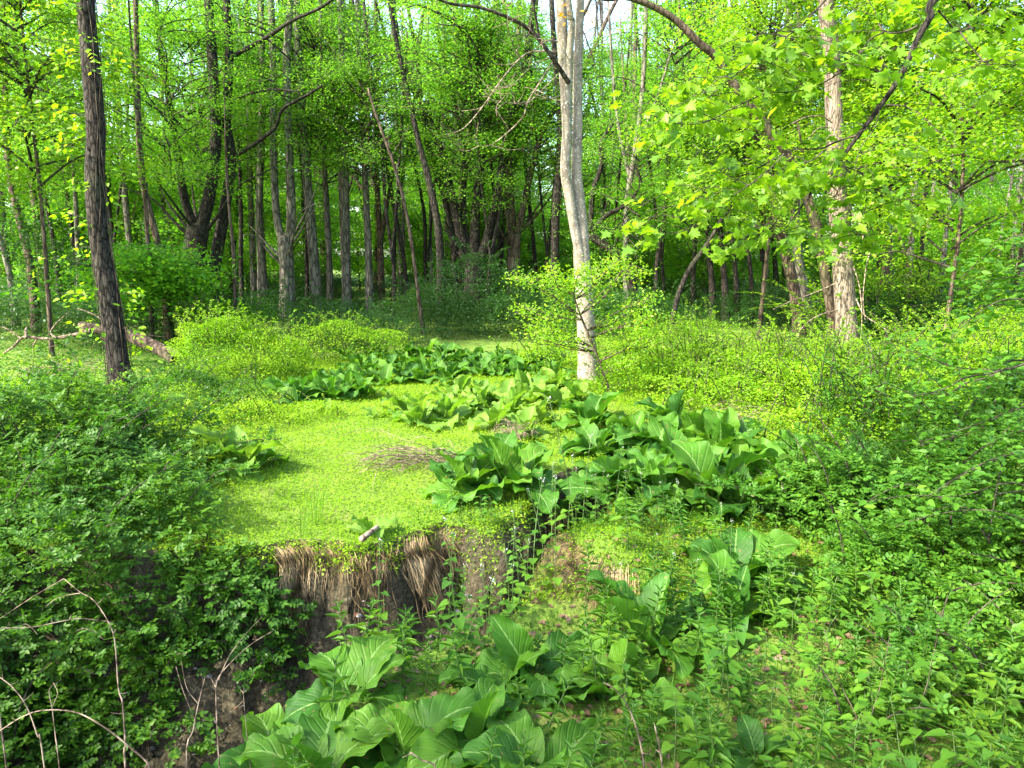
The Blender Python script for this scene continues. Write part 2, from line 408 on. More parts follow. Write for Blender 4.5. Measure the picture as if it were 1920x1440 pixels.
mx = N('MixRGB'); lk(mxm.outputs[0], mx.inputs[0]); lk(green.outputs[0], mx.inputs[1]); lk(soil.outputs[0], mx.inputs[2])
hm = N('Math', operation='MULTIPLY_ADD'); hm.inputs[1].default_value = -0.5; lk(vo.outputs['Distance'], hm.inputs[0]); lk(n2.outputs['Fac'], hm.inputs[2])
bp = N('Bump', i_Strength=0.9, i_Distance=0.03); lk(hm.outputs[0], bp.inputs['Height'])
pr = N('BsdfPrincipled', i_Roughness=0.95); pr.inputs['Specular IOR Level'].default_value = 0.2
lk(mx.outputs[0], pr.inputs['Base Color']); lk(bp.outputs[0], pr.inputs['Normal'])
lk(pr.outputs[0], N('OutputMaterial').inputs[0])
tag(put('ground', mb.mesh('ground', m)), kind='structure')

# ------------------------------------------------------------------ the three trees of the clearing
def extend(pts, top):
    """carry a stem on past the picture's top edge to height top"""
    a, b = np.array(pts[-2]), np.array(pts[-1])
    d = unit(unit(b - a) + (0, 0, 0.5))
    out = list(pts)
    while out[-1][2] < top:
        out.append(out[-1] + d * min(2.0, max(0.6, top - out[-1][2])))
        d = unit(d + (rng.normal(0, 0.1), rng.normal(0, 0.1), 0.1))
    return out
def stem_world(path, Y, w0, w1, dy=0.0, top=None, sink=False):
    pts = [P(px, py, Y + dy * k / max(1, len(path) - 1)) for k, (px, py) in enumerate(path)]
    if sink:
        g = gz(pts[0][0], pts[0][1])
        pts[0][2] = g - 0.15
    n0 = len(pts)
    if top and pts[-1][2] < top:
        pts = extend(pts, top)
    r = np.interp(np.arange(len(pts)), [0, n0 - 1, max(n0, len(pts) - 1)], [w0, w1, w1 * (0.35 if len(pts) > n0 else 1)]) * Y / FPX / 2
    return np.array(pts), r
def crown_twigs(mb, pts, r, n, L, up=0.5, sides=4, t0=0.35):
    """side branches up a stem; returns where they end, to hang leaves on"""
    ends = []
    for _ in range(n):
        t = rng.uniform(t0, 1) * (len(pts) - 1)
        a = int(min(t, len(pts) - 2)); p = pts[a] + (pts[a + 1] - pts[a]) * (t - a)
        d = flatdir(1, 0.2)[0]; d[2] = abs(d[2]) + up
        d = unit(d); l = L * rng.uniform(0.5, 1.2)
        q = [p, p + d * l * 0.35, p + d * l * 0.7 + (0, 0, 0.04 * l), p + d * l + rng.normal(0, 0.08 * l, 3)]
        rb = np.interp(t, np.arange(len(r)), r) * 0.26
        tube(mb, q, [rb, rb * 0.7, rb * 0.4, rb * 0.12], sides, 3)
        ends.append(q)
    return ends

# crowns for the woods: leaf sprays on arching limbs, shared by many trees
def crown_mesh(name, mat, seed, zlo, zhi, Rr, nb, per, leaf, T=T_QUAD, twigmat=None):
    global rng
    keep, rng = rng, np.random.default_rng(seed)
    lm, tm = MB(), MB()
    for b in range(nb):
        z = rng.uniform(zlo, zhi); f = (z - zlo) / (zhi - zlo)
        az = rng.uniform(0, 6.283); l = Rr * rng.uniform(0.45, 1.1) * (0.75 + 0.5 * math.sin(math.pi * min(1, f + 0.15)))
        d = np.array((math.cos(az), math.sin(az), 0))
        rise = rng.uniform(0.35, 1.15)
        t = np.linspace(0, 1, 6)[:, None]
        pts = np.array((0, 0, z)) + d * l * t + np.array((0, 0, 1)) * l * (rise * t - rise * 0.9 * t ** 2.2) + rng.normal(0, 0.06, (6, 3)) * l * t
        rb = 0.008 + 0.006 * l
        tube(tm, pts, rb * np.linspace(1, 0.12, 6), 4, 2)
        nclump = max(4, int(per / 36))
        tt = rng.uniform(0.2, 1.04, nclump)
        c = np.stack([np.interp(tt, t[:, 0], pts[:, q]) for q in range(3)], -1)
        side = np.cross(d, (0, 0, 1)); off = rng.normal(0, 0.24 * l * 0.6, nclump) * (0.35 + 0.65 * tt)
        c = c + side * off[:, None] + rng.normal(0, 0.10, (nclump, 3))
        m_ = per // nclump
        cc = np.repeat(c, m_, 0) + rng.normal(0, 1, (nclump * m_, 3)) * (0.25, 0.25, 0.10)
        nn = rdir(len(cc), 2.2) + d * 0.35
        dd = flatdir(len(cc), 0.3) + d * 0.5 + (0, 0, -0.25)
        s = leaf * rng.uniform(0.6, 1.25, len(cc))
        leaves(lm, cc, dd, nn, s, s * 0.72, T)
    a, b = lm.mesh(name, mat, smooth=False), tm.mesh(name + '_limbs', twigmat or M['twig'])
    rng = keep
    return a, b
CROWN = [crown_mesh('crown', M['canopy'], 100 + q, zl, zh, rr, nb, 330, lf) for q, (zl, zh, rr, nb, lf) in enumerate(
    [(4.6, 9.5, 3.4, 46, 0.075), (4.2, 9.2, 3.0, 46, 0.07), (5.0, 10, 3.6, 46, 0.075), (5.6, 10.5, 3.2, 44, 0.075), (2.4, 7.5, 2.4, 36, 0.065)])]
DCROWN = [crown_mesh('crown_dark', M['canopy_dark'], 130 + q, zl, zh, rr, nb, 330, 0.07) for q, (zl, zh, rr, nb) in enumerate([(4.5, 10, 3.2, 44), (4.0, 9, 2.8, 40)])]
YCROWN = [crown_mesh('young_crown', M['young'], 160 + q, zl, zh, rr, nb, 480, 0.075) for q, (zl, zh, rr, nb) in enumerate([(1.2, 8.5, 2.6, 85), (2.0, 9, 2.4, 80)])]
NEARY = [crown_mesh('bright_crown', M['young2'], 220 + q, 0.7, zh, rr, nb, 300, 0.085, T_OVATE) for q, (zh, rr, nb) in enumerate([(1.3, 1.7, 30), (1.1, 1.4, 26)])]
LOW = [crown_mesh('sapling_crown', M['young2'], 180 + q, 0.4, zh, rr, nb, 420, 0.085) for q, (zh, rr, nb) in enumerate([(5.0, 2.2, 42), (4.0, 2.0, 36), (6.0, 2.6, 46)])]

def add_crown(root, which, loc=(0, 0, 0), rz=0.0, s=1.0):
    c = put('crown', which[0], root, loc, (0, 0, rz), s)
    tag(put('limbs', which[1], c), kind='stuff')
    return c

# left: dark ridged trunk with ivy-like vines and fresh shoots
b0 = P(232, 770, 9.3); b0[2] = gz(b0[0], b0[1])
t = thing('dark_tree', 'dark ridge-barked tree leaning over the bramble, thin vines and fresh shoots on its trunk', 'tree', b0)
path = [(235, 770), (222, 680), (205, 560), (185, 440), (178, 330), (180, 240), (170, 120), (160, 0)]
pts, r = stem_world(path, 9.3, 41, 29, 0.3, 13, True); r[0] *= 1.35
mb = MB(); tube(mb, pts, r, 22, 6, 0.03)
for q in crown_twigs(mb, pts[-4:], r[-4:], 8, 3.0, 0.6): pass
put('trunk', mb.mesh('trunk', M['dark'], offset=b0), t)
mb = MB()
for vv in range(7):                                    # thin vines winding up the bark
    hh = np.linspace(0.3, rng.uniform(3.5, 6.5), 26); a0, tw = rng.uniform(0, 6.28), rng.uniform(-1.2, 1.2)
    cx = np.stack([np.interp(hh, pts[:, 2] - pts[0, 2], pts[:, q]) for q in range(3)], -1)
    rr = np.interp(hh, pts[:, 2] - pts[0, 2], r) * 1.06 + 0.01
    an = a0 + tw * hh + 0.25 * np.sin(3 * hh)
    tube(mb, cx + np.c_[np.cos(an) * rr, np.sin(an) * rr, 0 * an], np.full(26, rng.uniform(0.004, 0.008)), 4, 1)
put('vine', mb.mesh('vine', M['brown'], offset=b0), t)
mb, tm = MB(), MB()
for q in range(62):                                    # shoots with pale young leaves close to the trunk
    z = rng.uniform(0.3, 7.0); c = np.array([np.interp(z, pts[:, 2] - pts[0, 2], pts[:, e]) for e in range(3)])
    d = flatdir(1, 0.1)[0]; d[2] += 0.1
    l = rng.uniform(0.2, 0.75)
    tube(tm, [c, c + d * l * 0.5 + (0, 0, 0.03), c + d * l], [0.005, 0.004, 0.002], 4, 2)
    n_ = 13
    pp = c + d * (l * rng.uniform(0.45, 1.05, n_))[:, None] + rng.normal(0, 0.06, (n_, 3))
    s = rng.uniform(0.05, 0.10, n_)
    leaves(mb, pp, flatdir(n_, 0.2) + d + (0, 0, -0.5), rdir(n_, 1.6), s, s * 0.62, T_OVATE)
sh = put('shoots', mb.mesh('shoots', M['young'], False, b0), t)
tag(put('twigs', tm.mesh('twigs', M['twig'], offset=b0), sh), kind='stuff')
add_crown(t, CROWN[3], (0.0, 0, 5.0), 0.4, 0.7)

# centre: pale speckled tree, forked, with bare limbs on its left
b1 = P(1105, 715, 11.0); b1[2] = gz(b1[0], b1[1])
t = thing('pale_forked_tree', 'pale speckled tree with a twin trunk, sunlit on one side, standing mid clearing', 'tree', b1)
mb = MB()
D1 = 11.0
pts, r = stem_world([(1105, 715), (1103, 690), (1100, 640), (1096, 560), (1091, 490), (1089, 430), (1086, 380), (1081, 320), (1083, 240), (1083, 150), (1086, 60), (1088, 0)], D1, 44, 18, 0.15, 13.5, True)
r[:12] = np.array([56, 41, 35, 32, 31, 27, 22, 19, 18, 17, 15.5, 15]) * D1 / FPX / 2
tube(mb, pts, r, 20, 5, 0.012)
crown_twigs(mb, pts[-4:], r[-4:], 5, 2.6, 0.6)
for path, w0, w1, dy in (([(1094, 520), (1086, 470), (1076, 420), (1068, 370), (1060, 320), (1063, 250), (1060, 170), (1055, 80), (1053, 0)], 18, 19, -0.1),
                         ([(1064, 260), (1066, 160), (1069, 90), (1072, 40), (1066, 0)], 15, 10, -0.3)):
    p_, r_ = stem_world(path, D1, w0, w1, dy, 13.5)
    tube(mb, p_, r_, 16, 5, 0.015)
    crown_twigs(mb, p_[-4:], r_[-4:], 5, 2.6, 0.6)
put('trunk', mb.mesh('trunk', M['pale'], offset=b1), t)
mb = MB()
p_, r_ = stem_world([(1066, 155), (1050, 130), (1030, 100), (1000, 62), (960, 36), (900, 14), (850, 8), (810, -6)], D1 - 0.15, 9, 4, -1.0)
tube(mb, p_, r_, 8, 4, 0.03)
p_, r_ = stem_world([(1012, 80), (1006, 40), (998, 0), (990, -40)], D1 - 0.4, 5, 3, -0.3)
tube(mb, p_, r_, 6, 4)
p_, r_ = stem_world([(1094, 60), (1100, 75), (1112, 110), (1120, 140)], D1, 3, 1.2, -0.3)
tube(mb, p_, r_, 5, 4)
put('limb', mb.mesh('limb', M['twig'], offset=b1), t)
mb = MB()
for path, w0 in (([(1045, 97), (1000, 97), (975, 110), (940, 150), (905, 200), (870, 240), (840, 252)], 4.2), ([(1040, 110), (1015, 150), (990, 190), (980, 220), (950, 250), (920, 272), (900, 272), (890, 255)], 3.6),
                 ([(1044, 78), (1030, 76), (1015, 82)], 5), ([(1040, 104), (1000, 118), (970, 100), (955, 60), (950, 10)], 2.4), ([(1046, 140), (1020, 165), (985, 195), (950, 192), (930, 205), (915, 195)], 2.0),
                 ([(990, 130), (960, 160), (945, 165)], 1.6), ([(940, 150), (930, 170), (918, 168)], 1.5), ([(1048, 180), (1030, 185), (1020, 175)], 2.0), ([(1000, 97), (985, 70), (975, 30)], 1.8), ([(990, 190), (965, 195), (940, 190)], 1.5)):
    mb = MB(); p_, r_ = stem_world(path, D1 - 0.2, w0 * 0.85, 1.0, -0.8)
    tube(mb, p_, r_, 5, 4)
    for _ in range(5):
        i_ = rng.integers(1, len(p_)); q = p_[i_]; d = rdir(1)[0]; d[1] *= 0.5; l = rng.uniform(0.15, 0.45)
        tube(mb, [q, q + d * l * 0.5 + rng.normal(0, 0.02, 3), q + d * l + (0, 0, 0.03)], [0.005, 0.004, 0.002], 4, 2)
    put('dead_branch', mb.mesh('dead_branch', M['dead'], offset=b1), t)
mb = MB(); n_ = 16
pp = np.array([P(*[(1057, 12), (1061, 22), (1098, 33), (1056, 40)][q % 4], D1 - 0.4) for q in range(n_)]) + rng.normal(0, 0.05, (n_, 3))
leaves(mb, pp, flatdir(n_), rdir(n_, 1), 0.08, 0.05, T_OVATE)
put('leaf_tuft', mb.mesh('leaf_tuft', M['orange'], False, b1), t)
add_crown(t, CROWN[3], (0, 0, 6.0), 2.0, 0.7)

# right: pale straight trunk
b2 = P(1592, 676, 13.0); b2[2] = gz(b2[0], b2[1])
t = thing('pale_straight_tree', 'straight buff-barked tree rising from the sunny bramble beside a thin brown trunk', 'tree', b2)
pts, r = stem_world([(1594, 676), (1586, 600), (1580, 500), (1572, 400), (1567, 300), (1563, 200), (1559, 100), (1548, 0)], 13.0, 42, 28, 0.2, 13, True)
mb = MB(); tube(mb, pts, 0.93 * r * np.r_[1.2, 1.0, np.ones(len(r) - 2)], 20, 6, 0.015)
crown_twigs(mb, pts[-4:], r[-4:], 9, 3.0, 0.6)
put('trunk', mb.mesh('trunk', M['ash'], offset=b2), t)
mb = MB()
for path, w0 in (([(1597, 400), (1612, 420), (1618, 445), (1608, 470)], 4), ([(1600, 410), (1625, 430), (1632, 465), (1624, 500), (1618, 560), (1622, 600)], 3.4), ([(1560, 230), (1540, 218), (1510, 220), (1485, 232)], 3),
                 ([(1565, 532), (1530, 548), (1490, 562), (1450, 580)], 3), ([(1570, 582), (1545, 588), (1520, 600), (1500, 620), (1496, 640)], 3.4), ([(1605, 560), (1620, 590), (1650, 610), (1680, 632)], 3.6),
                 ([(1600, 500), (1612, 540), (1616, 600), (1612, 650)], 3), ([(1560, 240), (1535, 240), (1515, 262)], 2.4)):
    mb = MB(); p_, r_ = stem_world(path, 12.8, w0 * 0.8, 1.2, -0.6)
    tube(mb, p_, r_, 5, 4)
    put('dead_branch', mb.mesh('dead_branch', M['dead'], offset=b2), t)
add_crown(t, CROWN[2], (0, 0, 5.0), 1.0, 0.75)

# ------------------------------------------------------------------ trees of the wood's edge, traced one by one
def traced(name, label, Y, bark, stems, crowns=(), group=None, extra=5, cat='tree', crown_dz=0.0):
    """stems: (path of pixels, first width, last width, sideways drift in depth)"""
    f = stems[0][0][0]
    b = P(f[0], f[1], Y); b[2] = gz(b[0], b[1])
    root = thing(name, label, cat, b, 0, group)
    mb_ = MB()
    for k_, (path, w0, w1, dy) in enumerate(stems):
        p_, r_ = stem_world(path, Y, w0, w1, dy, 12 + rng.uniform(0, 3) if path[-1][1] < 160 and (k_ == 0 or w1 > 5) else None, k_ == 0)
        if k_ == 0:
            r_ = r_.copy(); r_[0] *= 1.35
        tube(mb_, p_, r_, 10, 4, 0.04)
        if extra:
            crown_twigs(mb_, p_, r_, extra, 2.4, 0.9, 4, 0.6)
    put('trunk', mb_.mesh('trunk', M[bark], offset=b), root)
    for which, s in crowns:
        add_crown(root, which, (rng.normal(0, 0.8), rng.uniform(0, 1.5), crown_dz), rng.uniform(0, 6.28), s)
    return root
C, Dk, Yk = CROWN, DCROWN, YCROWN
traced('forked_maple', 'thick dark maple forking low into two mossy stems behind the log', 20, 'dark', [
    ([(380, 625), (378, 560), (366, 480), (372, 425)], 44, 36, 0), ([(375, 430), (392, 370), (404, 280), (402, 180), (395, 60), (390, 0)], 24, 15, 0.5),
    ([(368, 432), (348, 380), (336, 310), (322, 220), (300, 90), (290, 0)], 16, 8, -0.8)], [(C[0], 0.95)])
traced('curved_maple', 'dark maple stem with one long bowed limb, close beside the forked maple', 20.5, 'dark', [
    ([(398, 610), (400, 520), (418, 410), (434, 300), (424, 220), (430, 120), (425, 0)], 24, 12, 0), ([(436, 295), (470, 275), (515, 240), (530, 205), (570, 182), (605, 160)], 8, 4, -1.0),
    ([(424, 200), (440, 188), (480, 172), (520, 168), (560, 172)], 6, 3, -1), ([(428, 110), (500, 70), (545, 40), (600, 15), (640, -15)], 8, 4, -1.5)], [(C[1], 0.85)])
traced('slim_pole_tree', 'slim grey pole trunk just left of a mossy twin-stemmed tree', 24, 'grey', [([(479, 590), (474, 480), (470, 380), (466, 200), (462, 0)], 12, 9, 0)], [(C[2], 0.9)])
traced('slim_pole_tree', 'grey pole trunk touching the twin-stemmed tree, a rib of loose bark on it', 23, 'grey', [([(495, 600), (490, 480), (486, 380), (492, 200), (490, 0)], 17, 10, 0)], [(C[3], 0.9)])
traced('twin_tree', 'tree split chest high into two straight grey stems', 22, 'grey', [
    ([(540, 605), (538, 520), (535, 445)], 27, 27, 0), ([(530, 450), (518, 400), (513, 280), (512, 120), (508, 0)], 15, 11, 0.3), ([(542, 450), (546, 400), (540, 220), (538, 100), (545, 0)], 17, 12, -0.3)], [(C[0], 1.0)])
traced('grey_pole_tree', 'straight grey trunk leaning slightly, third from the twin-stemmed tree', 22.5, 'grey', [([(596, 602), (588, 480), (576, 340), (568, 220), (560, 100), (556, 0)], 20, 11, 0)], [(C[3], 0.95)])
traced('grey_pole_tree', 'thin upright grey trunk close against the slightly leaning grey trunk', 24, 'grey', [([(619, 590), (617, 480), (608, 300), (606, 150), (600, 0)], 12, 8, 0)], [(C[2], 0.8)])
traced('grey_pole_tree', 'tall clean grey trunk, the straightest of the middle row, under a sky gap', 23, 'grey', [([(651, 592), (649, 480), (646, 300), (645, 150), (638, 0)], 17, 12, 0), ([(648, 200), (660, 150), (672, 100), (690, 30)], 6, 4, 0.5)], [(C[3], 0.8)])
traced('grey_pole_tree', 'slender grey trunk with short broken side limbs beside the sky gap', 23, 'grey', [([(694, 597), (691, 480), (684, 320), (676, 180), (670, 0)], 14, 9, 0), ([(690, 330), (712, 285), (738, 245)], 5, 2, 0.3)], [(C[2], 0.85)])
traced('leaning_sapling', 'thin grey sapling leaning away to the upper edge of the sky gap', 17.5, 'brown', [([(796, 650), (783, 540), (766, 420), (742, 320), (705, 215), (690, 165)], 8, 4, 0)], [], extra=4)
traced('ragged_tree', 'dark trunk wrapped in leafy vine between the thin sapling and the shaggy clump', 20, 'dark', [([(828, 618), (826, 520), (822, 430), (806, 345), (786, 270), (770, 200), (740, 60)], 17, 8, 0)], [(C[1], 0.9)])
traced('shaggy_clump_tree', 'big shaggy-barked clump of four stems fanning from one base', 22, 'dark', [
    ([(893, 600), (890, 540), (888, 480)], 42, 34, 0), ([(876, 500), (862, 430), (838, 330), (815, 250), (760, 130), (740, 40)], 22, 9, 0.4), ([(890, 490), (892, 400), (905, 270), (898, 150), (895, 0)], 20, 10, 0),
    ([(900, 490), (918, 430), (938, 340), (950, 240), (985, 120), (1000, 0)], 20, 9, -0.3), ([(884, 490), (868, 400), (870, 300), (850, 180), (820, 60)], 12, 6, 0.9)], [(C[0], 1.0), (C[4], 1.0)])
traced('peeling_tree', 'double trunk with long peeling bark strips next to the shaggy clump', 22.5, 'brown', [
    ([(962, 600), (962, 520), (964, 440)], 32, 25, 0), ([(960, 440), (952, 320), (944, 180), (936, 60), (930, 0)], 19, 12, 0.4), ([(970, 440), (985, 370), (1004, 290), (1030, 220), (1090, 140)], 14, 7, -0.3)], [(C[2], 0.9)])
traced('strip_bark_tree', 'dark shaggy trunk showing just left of the pale twin-trunked tree', 21, 'dark', [([(1036, 600), (1040, 500), (1043, 380), (1052, 260), (1040, 100)], 19, 10, 0)], [(C[1], 0.8)])
traced('crooked_tree', 'dark crooked tree with a zigzag limb behind the pale twin-trunked tree', 18.5, 'dark', [
    ([(1206, 600), (1188, 550), (1172, 490), (1140, 465), (1104, 440)], 22, 15, 0), ([(1106, 440), (1112, 360), (1128, 310), (1126, 270), (1150, 230)], 11, 6, 0), ([(1106, 436), (1140, 402), (1168, 388), (1200, 350), (1196, 320)], 10, 5, -0.3)], [(C[4], 0.8)])
traced('upright_forked_tree', 'slim dark tree branching steeply upward beyond the pale twin-trunked tree', 19.5, 'grey', [
    ([(1180, 600), (1174, 480), (1176, 380), (1190, 290), (1204, 180), (1210, 60)], 13, 8, 0), ([(1180, 330), (1160, 240), (1150, 150), (1140, 0)], 7, 4, 0.4), ([(1192, 280), (1230, 190), (1260, 90)], 7, 3, -0.4)], [(C[0], 0.9)])
traced('slant_tree', 'thin dark stem slanting toward the maple leaves at the clearing edge', 16.5, 'dark', [([(1256, 640), (1266, 575), (1290, 510), (1328, 455), (1360, 400)], 11, 7, 0)], [(C[4], 0.7)], extra=3)
for px, w, lab in ((1338, 12, 'slim dark trunk at the shaded gap, nearest the slanting stem'), (1362, 13, 'slim dark trunk in the shaded gap, second of four from the slanting stem'),
                   (1384, 10, 'slim dark trunk in the shaded gap, third of four from the slanting stem'), (1412, 9, 'slim dark trunk in the shaded gap, fourth of four from the slanting stem')):
    traced('slim_dark_tree', lab, 21 + rng.uniform(-1, 2), 'dark', [([(px, 605), (px - 4, 520), (px - 12, 440), (px - 16, 300), (px - 8, 100)], w, w * 0.6, 0.3)], [(C[rng.integers(0, 3)], 0.8)], 'slim dark trunks in the shaded gap', 3)
traced('leaning_brown_tree', 'brown trunk leaning left of the smooth grey trunk near the straight pale tree', 17.5, 'brown', [([(1503, 630), (1490, 550), (1472, 470), (1458, 410), (1440, 300), (1425, 150)], 22, 13, 0)], [(C[1], 0.7)])
traced('smooth_grey_tree', 'smooth light grey trunk between the leaning brown trunk and the straight pale tree', 19, 'grey', [([(1521, 622), (1506, 540), (1494, 460), (1488, 300), (1480, 100)], 21, 15, 0)], [(C[2], 0.7)])
traced('leaning_brown_tree', 'reddish brown tree hugging the straight pale tree, its bare top arching across the sky gap', 13.8, 'brown', [([(1573, 665), (1562, 600), (1548, 520), (1530, 420), (1490, 315), (1440, 242), (1395, 185), (1345, 110), (1312, 82), (1272, 42), (1225, 12), (1170, -6), (1110, -12)], 21, 8, -0.8), ([(1524, 410), (1512, 330), (1496, 230)], 8, 3, 0)], [(Yk[1], 0.5)], extra=0, crown_dz=2.5)
traced('broad_brown_tree', 'broad brown trunk half hidden by leaves beyond the straight pale tree', 21, 'brown', [([(1662, 600), (1660, 500), (1655, 380), (1650, 250), (1640, 100)], 30, 22, 0)], [(C[0], 0.8)])
traced('snag_tree', 'weathered double snag with peeling tan bark among the sunny leaves', 16, 'dead', [([(1712, 640), (1705, 520), (1695, 470), (1680, 430)], 8, 6, 0), ([(1700, 480), (1712, 430), (1716, 400)], 6, 4, 0)], [], extra=2)
for px, top, w, Y_, lab in ((70, 20, 16, 17.5, 'leaning mossy trunk at the dark thicket behind the fallen log'), (30, -30, 12, 20, 'thin mossy trunk nearest the edge of the dark thicket'),
                            (150, 140, 10, 23, 'thin dark trunk deep behind the ridge-barked tree'), (252, 232, 13, 22, 'grey trunk seen just past the ridge-barked tree, ivy at its foot'),
                            (318, 268, 15, 16.5, 'brown leaning trunk behind the young maple leaves, near the log end'), (286, 272, 10, 23, 'straight thin grey trunk behind the young maple leaves')):
    traced('slender_tree', lab, Y_, 'brown' if Y_ < 18 else 'grey', [([(px, 640 if Y_ < 18 else 600), (px - 0.25 * (px - top), 500), (top, 340), (top - 10, 180), (top - 14, 0)], w, w * 0.55, 0.3)], [(C[rng.integers(0, 5)], 0.8)], None, 4)
for k_, (px, dx, w) in enumerate([(738, -20, 8), (762, -36, 9), (806, -24, 8), (858, -34, 11), (872, -60, 8), (915, 30, 9), (935, 26, 10), (1008, -22, 9), (1022, 24, 8), (1150, -24, 8), (1232, 26, 9), (1245, -20, 7), (430, 20, 8), (455, -14, 9), (340, -46, 10), (215, -30, 8), (112, -44, 9), (190, 16, 7), (1300, 18, 9), (1455, -30, 10), (1425, 14, 8), (575, -12, 8), (735, 22, 7)]):
    Y_ = 21.5 + (k_ * 7 % 5)
    st_ = [([(px, 600), (px + dx * 0.15 + rng.normal(0, 3), 500), (px + dx * 0.5 + rng.normal(0, 4), 400), (px + dx * 1.2 + rng.normal(0, 6), 270), (px + dx * 2.2, 120), (px + dx * 2.8, 0)], w, w * 0.55, 0.4)]
    if k_ % 3 != 1:
        st_.append(([(px + dx * 0.2, 490), (px - dx * 0.1, 420), (px - dx * 0.5, 320), (px - dx * 0.9, 180), (px - dx * 1.3, 60)], w * 0.65, w * 0.4, -0.3))
    traced('slim_maple', 'slim dark often forked stem among the trees at the clearing edge, one of many alike', Y_, 'dark', st_, [(C[k_ % 4], 0.8)] if k_ % 4 == 0 else [], 'slim dark stems at the clearing edge', 4)

# young bright trees
def young(label, px, py, Y, which, s, dz, grp=None, w=9):
    b = P(px, py, Y); b[2] = gz(b[0], b[1])
    root = thing('young_maple', label, 'tree', b, 0, grp)
    mb_ = MB(); h = 8.5 * s + dz
    pts_ = np.array([(0, 0, -0.1), (0.1, 0, h * 0.3), (0.0, 0.15, h * 0.6), (0.1, 0.1, h)])
    tube(mb_, pts_, np.array([1, 0.8, 0.5, 0.15]) * w * Y / FPX / 2, 8, 4, 0.03)
    put('trunk', mb_.mesh('trunk', M['brown']), root)
    add_crown(root, which, (0, 0, dz), rng.uniform(0, 6.28), s)
    return root
young('young maple with yellow-green leaves behind the dark ridge-barked tree', 100, 690, 13.5, Yk[1], 1.0, 0.7)
young('young maple with low layered leaves just past the dark ridge-barked tree', 285, 640, 15.5, NEARY[0], 1.05, 0.2)
young('low bright sapling beside the forked maple, leaves almost to the ground', 440, 640, 16.5, NEARY[1], 0.7, -0.2)
young('yellow-green young tree reaching in at the upper corner above the thicket', -190, 690, 12.6, Yk[0], 1.0, 1.4)
young('bright young maple filling the space past the straight pale tree', 1760, 700, 12.0, Yk[0], 0.95, 0.6)
young('bright young maple leaning in from the sunny side of the bramble', 2010, 740, 10.0, Yk[1], 0.95, 0.2)
young('leafy young maple between the pale twin-trunked tree and the straight pale tree', 1420, 660, 16.0, Yk[0], 0.9, 1.2)
young('tall young maple behind the straight pale tree', 1640, 640, 17.0, Yk[1], 1.3, 0.0)
young('green young maple deep beside the dark slim trunks', 1890, 640, 18.0, C[4], 1.3, 0.0)

# slender trees deep in the woods: shared meshes, one object each
TR = []
for q in range(8):
    mb = MB(); w = rng.uniform(0.055, 0.13)
    lean = rng.normal(0, 0.5, 2)
    pts = np.array([(lean[0] * f * f + rng.normal(0, 0.06), lean[1] * f * f, f * 16 - 0.2) for f in np.linspace(0, 1, 7)])
    pts[0, :2] = 0
    rr_ = w * np.linspace(1, 0.4, 7); rr_[0] *= 1.3
    tube(mb, pts, rr_, 8, 3, 0.04)
    if q % 2:
        a = pts[1 + q % 3]; d = unit(np.array((rng.normal(), rng.normal(), 2.6)))
        tube(mb, [a, a + d * 2 + rng.normal(0, 0.1, 3), a + d * 5, a + d * 9], np.array([0.75, 0.6, 0.45, 0.2]) * w, 7, 3, 0.04)
    crown_twigs(mb, pts, rr_, 9, 2.8, 0.6, 4, 0.2)
    TR.append(mb.mesh('trunk', M[('grey', 'dark', 'grey', 'brown')[q % 4]]))
cnt = 0
for q in range(130):
    Y_ = 24.5 + 15 * (q / 130.0) + rng.uniform(-1, 1)
    x = rng.uniform(-0.80, 0.80) * Y_
    r0 = thing('slender_tree', 'slender trunk deep in the woods behind the clearing, one of many alike', 'tree', (x, Y_, gz(x, Y_)), rng.uniform(0, 6.28), 'slender trees deep in the woods')
    put('trunk', TR[q % 8], r0, scale=float(rng.uniform(0.75, 1.15)))
    if q % 10 < 3 and Y_ > 31:
        c = (CROWN + CROWN + DCROWN)[rng.integers(0, 12)]
        add_crown(r0, c, (0, 0, rng.uniform(0.0, 2.5)), rng.uniform(0, 6.28), float(rng.uniform(0.8, 1.15)))

for q in range(64):                                    # leafy saplings between the trunks
    Y_ = 25 + 15 * q / 64 + rng.uniform(-1, 1); x = rng.uniform(-0.78, 0.78) * Y_
    r0 = thing('wood_sapling', 'leafy sapling glowing green between the trunks deep in the woods, one of many alike', 'sapling', (x, Y_, gz(x, Y_)), rng.uniform(0, 6.28), 'saplings deep in the woods')
    put('trunk', TR[(2 * q) % 8], r0, scale=0.4)
    add_crown(r0, LOW[q % 3], (0, 0, 0), rng.uniform(0, 6.28), float(rng.uniform(0.8, 1.2)))

# far woods: reads as one mass
FAR = [crown_mesh('far_crown', M['canopy'], 190 + q, zl, zh, rr, nb, 520, 0.14)[0] for q, (zl, zh, rr, nb) in enumerate([(0.5, 15, 4.2, 62), (2.5, 18, 4.6, 62), (0.3, 11, 3.6, 54)])]
fw = thing('far_woods', 'sunlit mass of leaves and trunks closing the view behind the woods', 'woods', (0, 50, 0), kind='stuff')
for q in range(66):
    Y_ = -5 + 28 * (q / 66) ** 1.3; x = rng.uniform(-0.85, 0.85) * (52 + Y_)
    put('tree_mass', FAR[q % 3], fw, (x, Y_, -0.3), (0, 0, rng.uniform(0, 6.28)), float(rng.uniform(0.85, 1.25)))
    if q % 2: put('tree_trunk', TR[q % 8], fw, (x, Y_, 0), (0, 0, rng.uniform(0, 6.28)), 1.1)

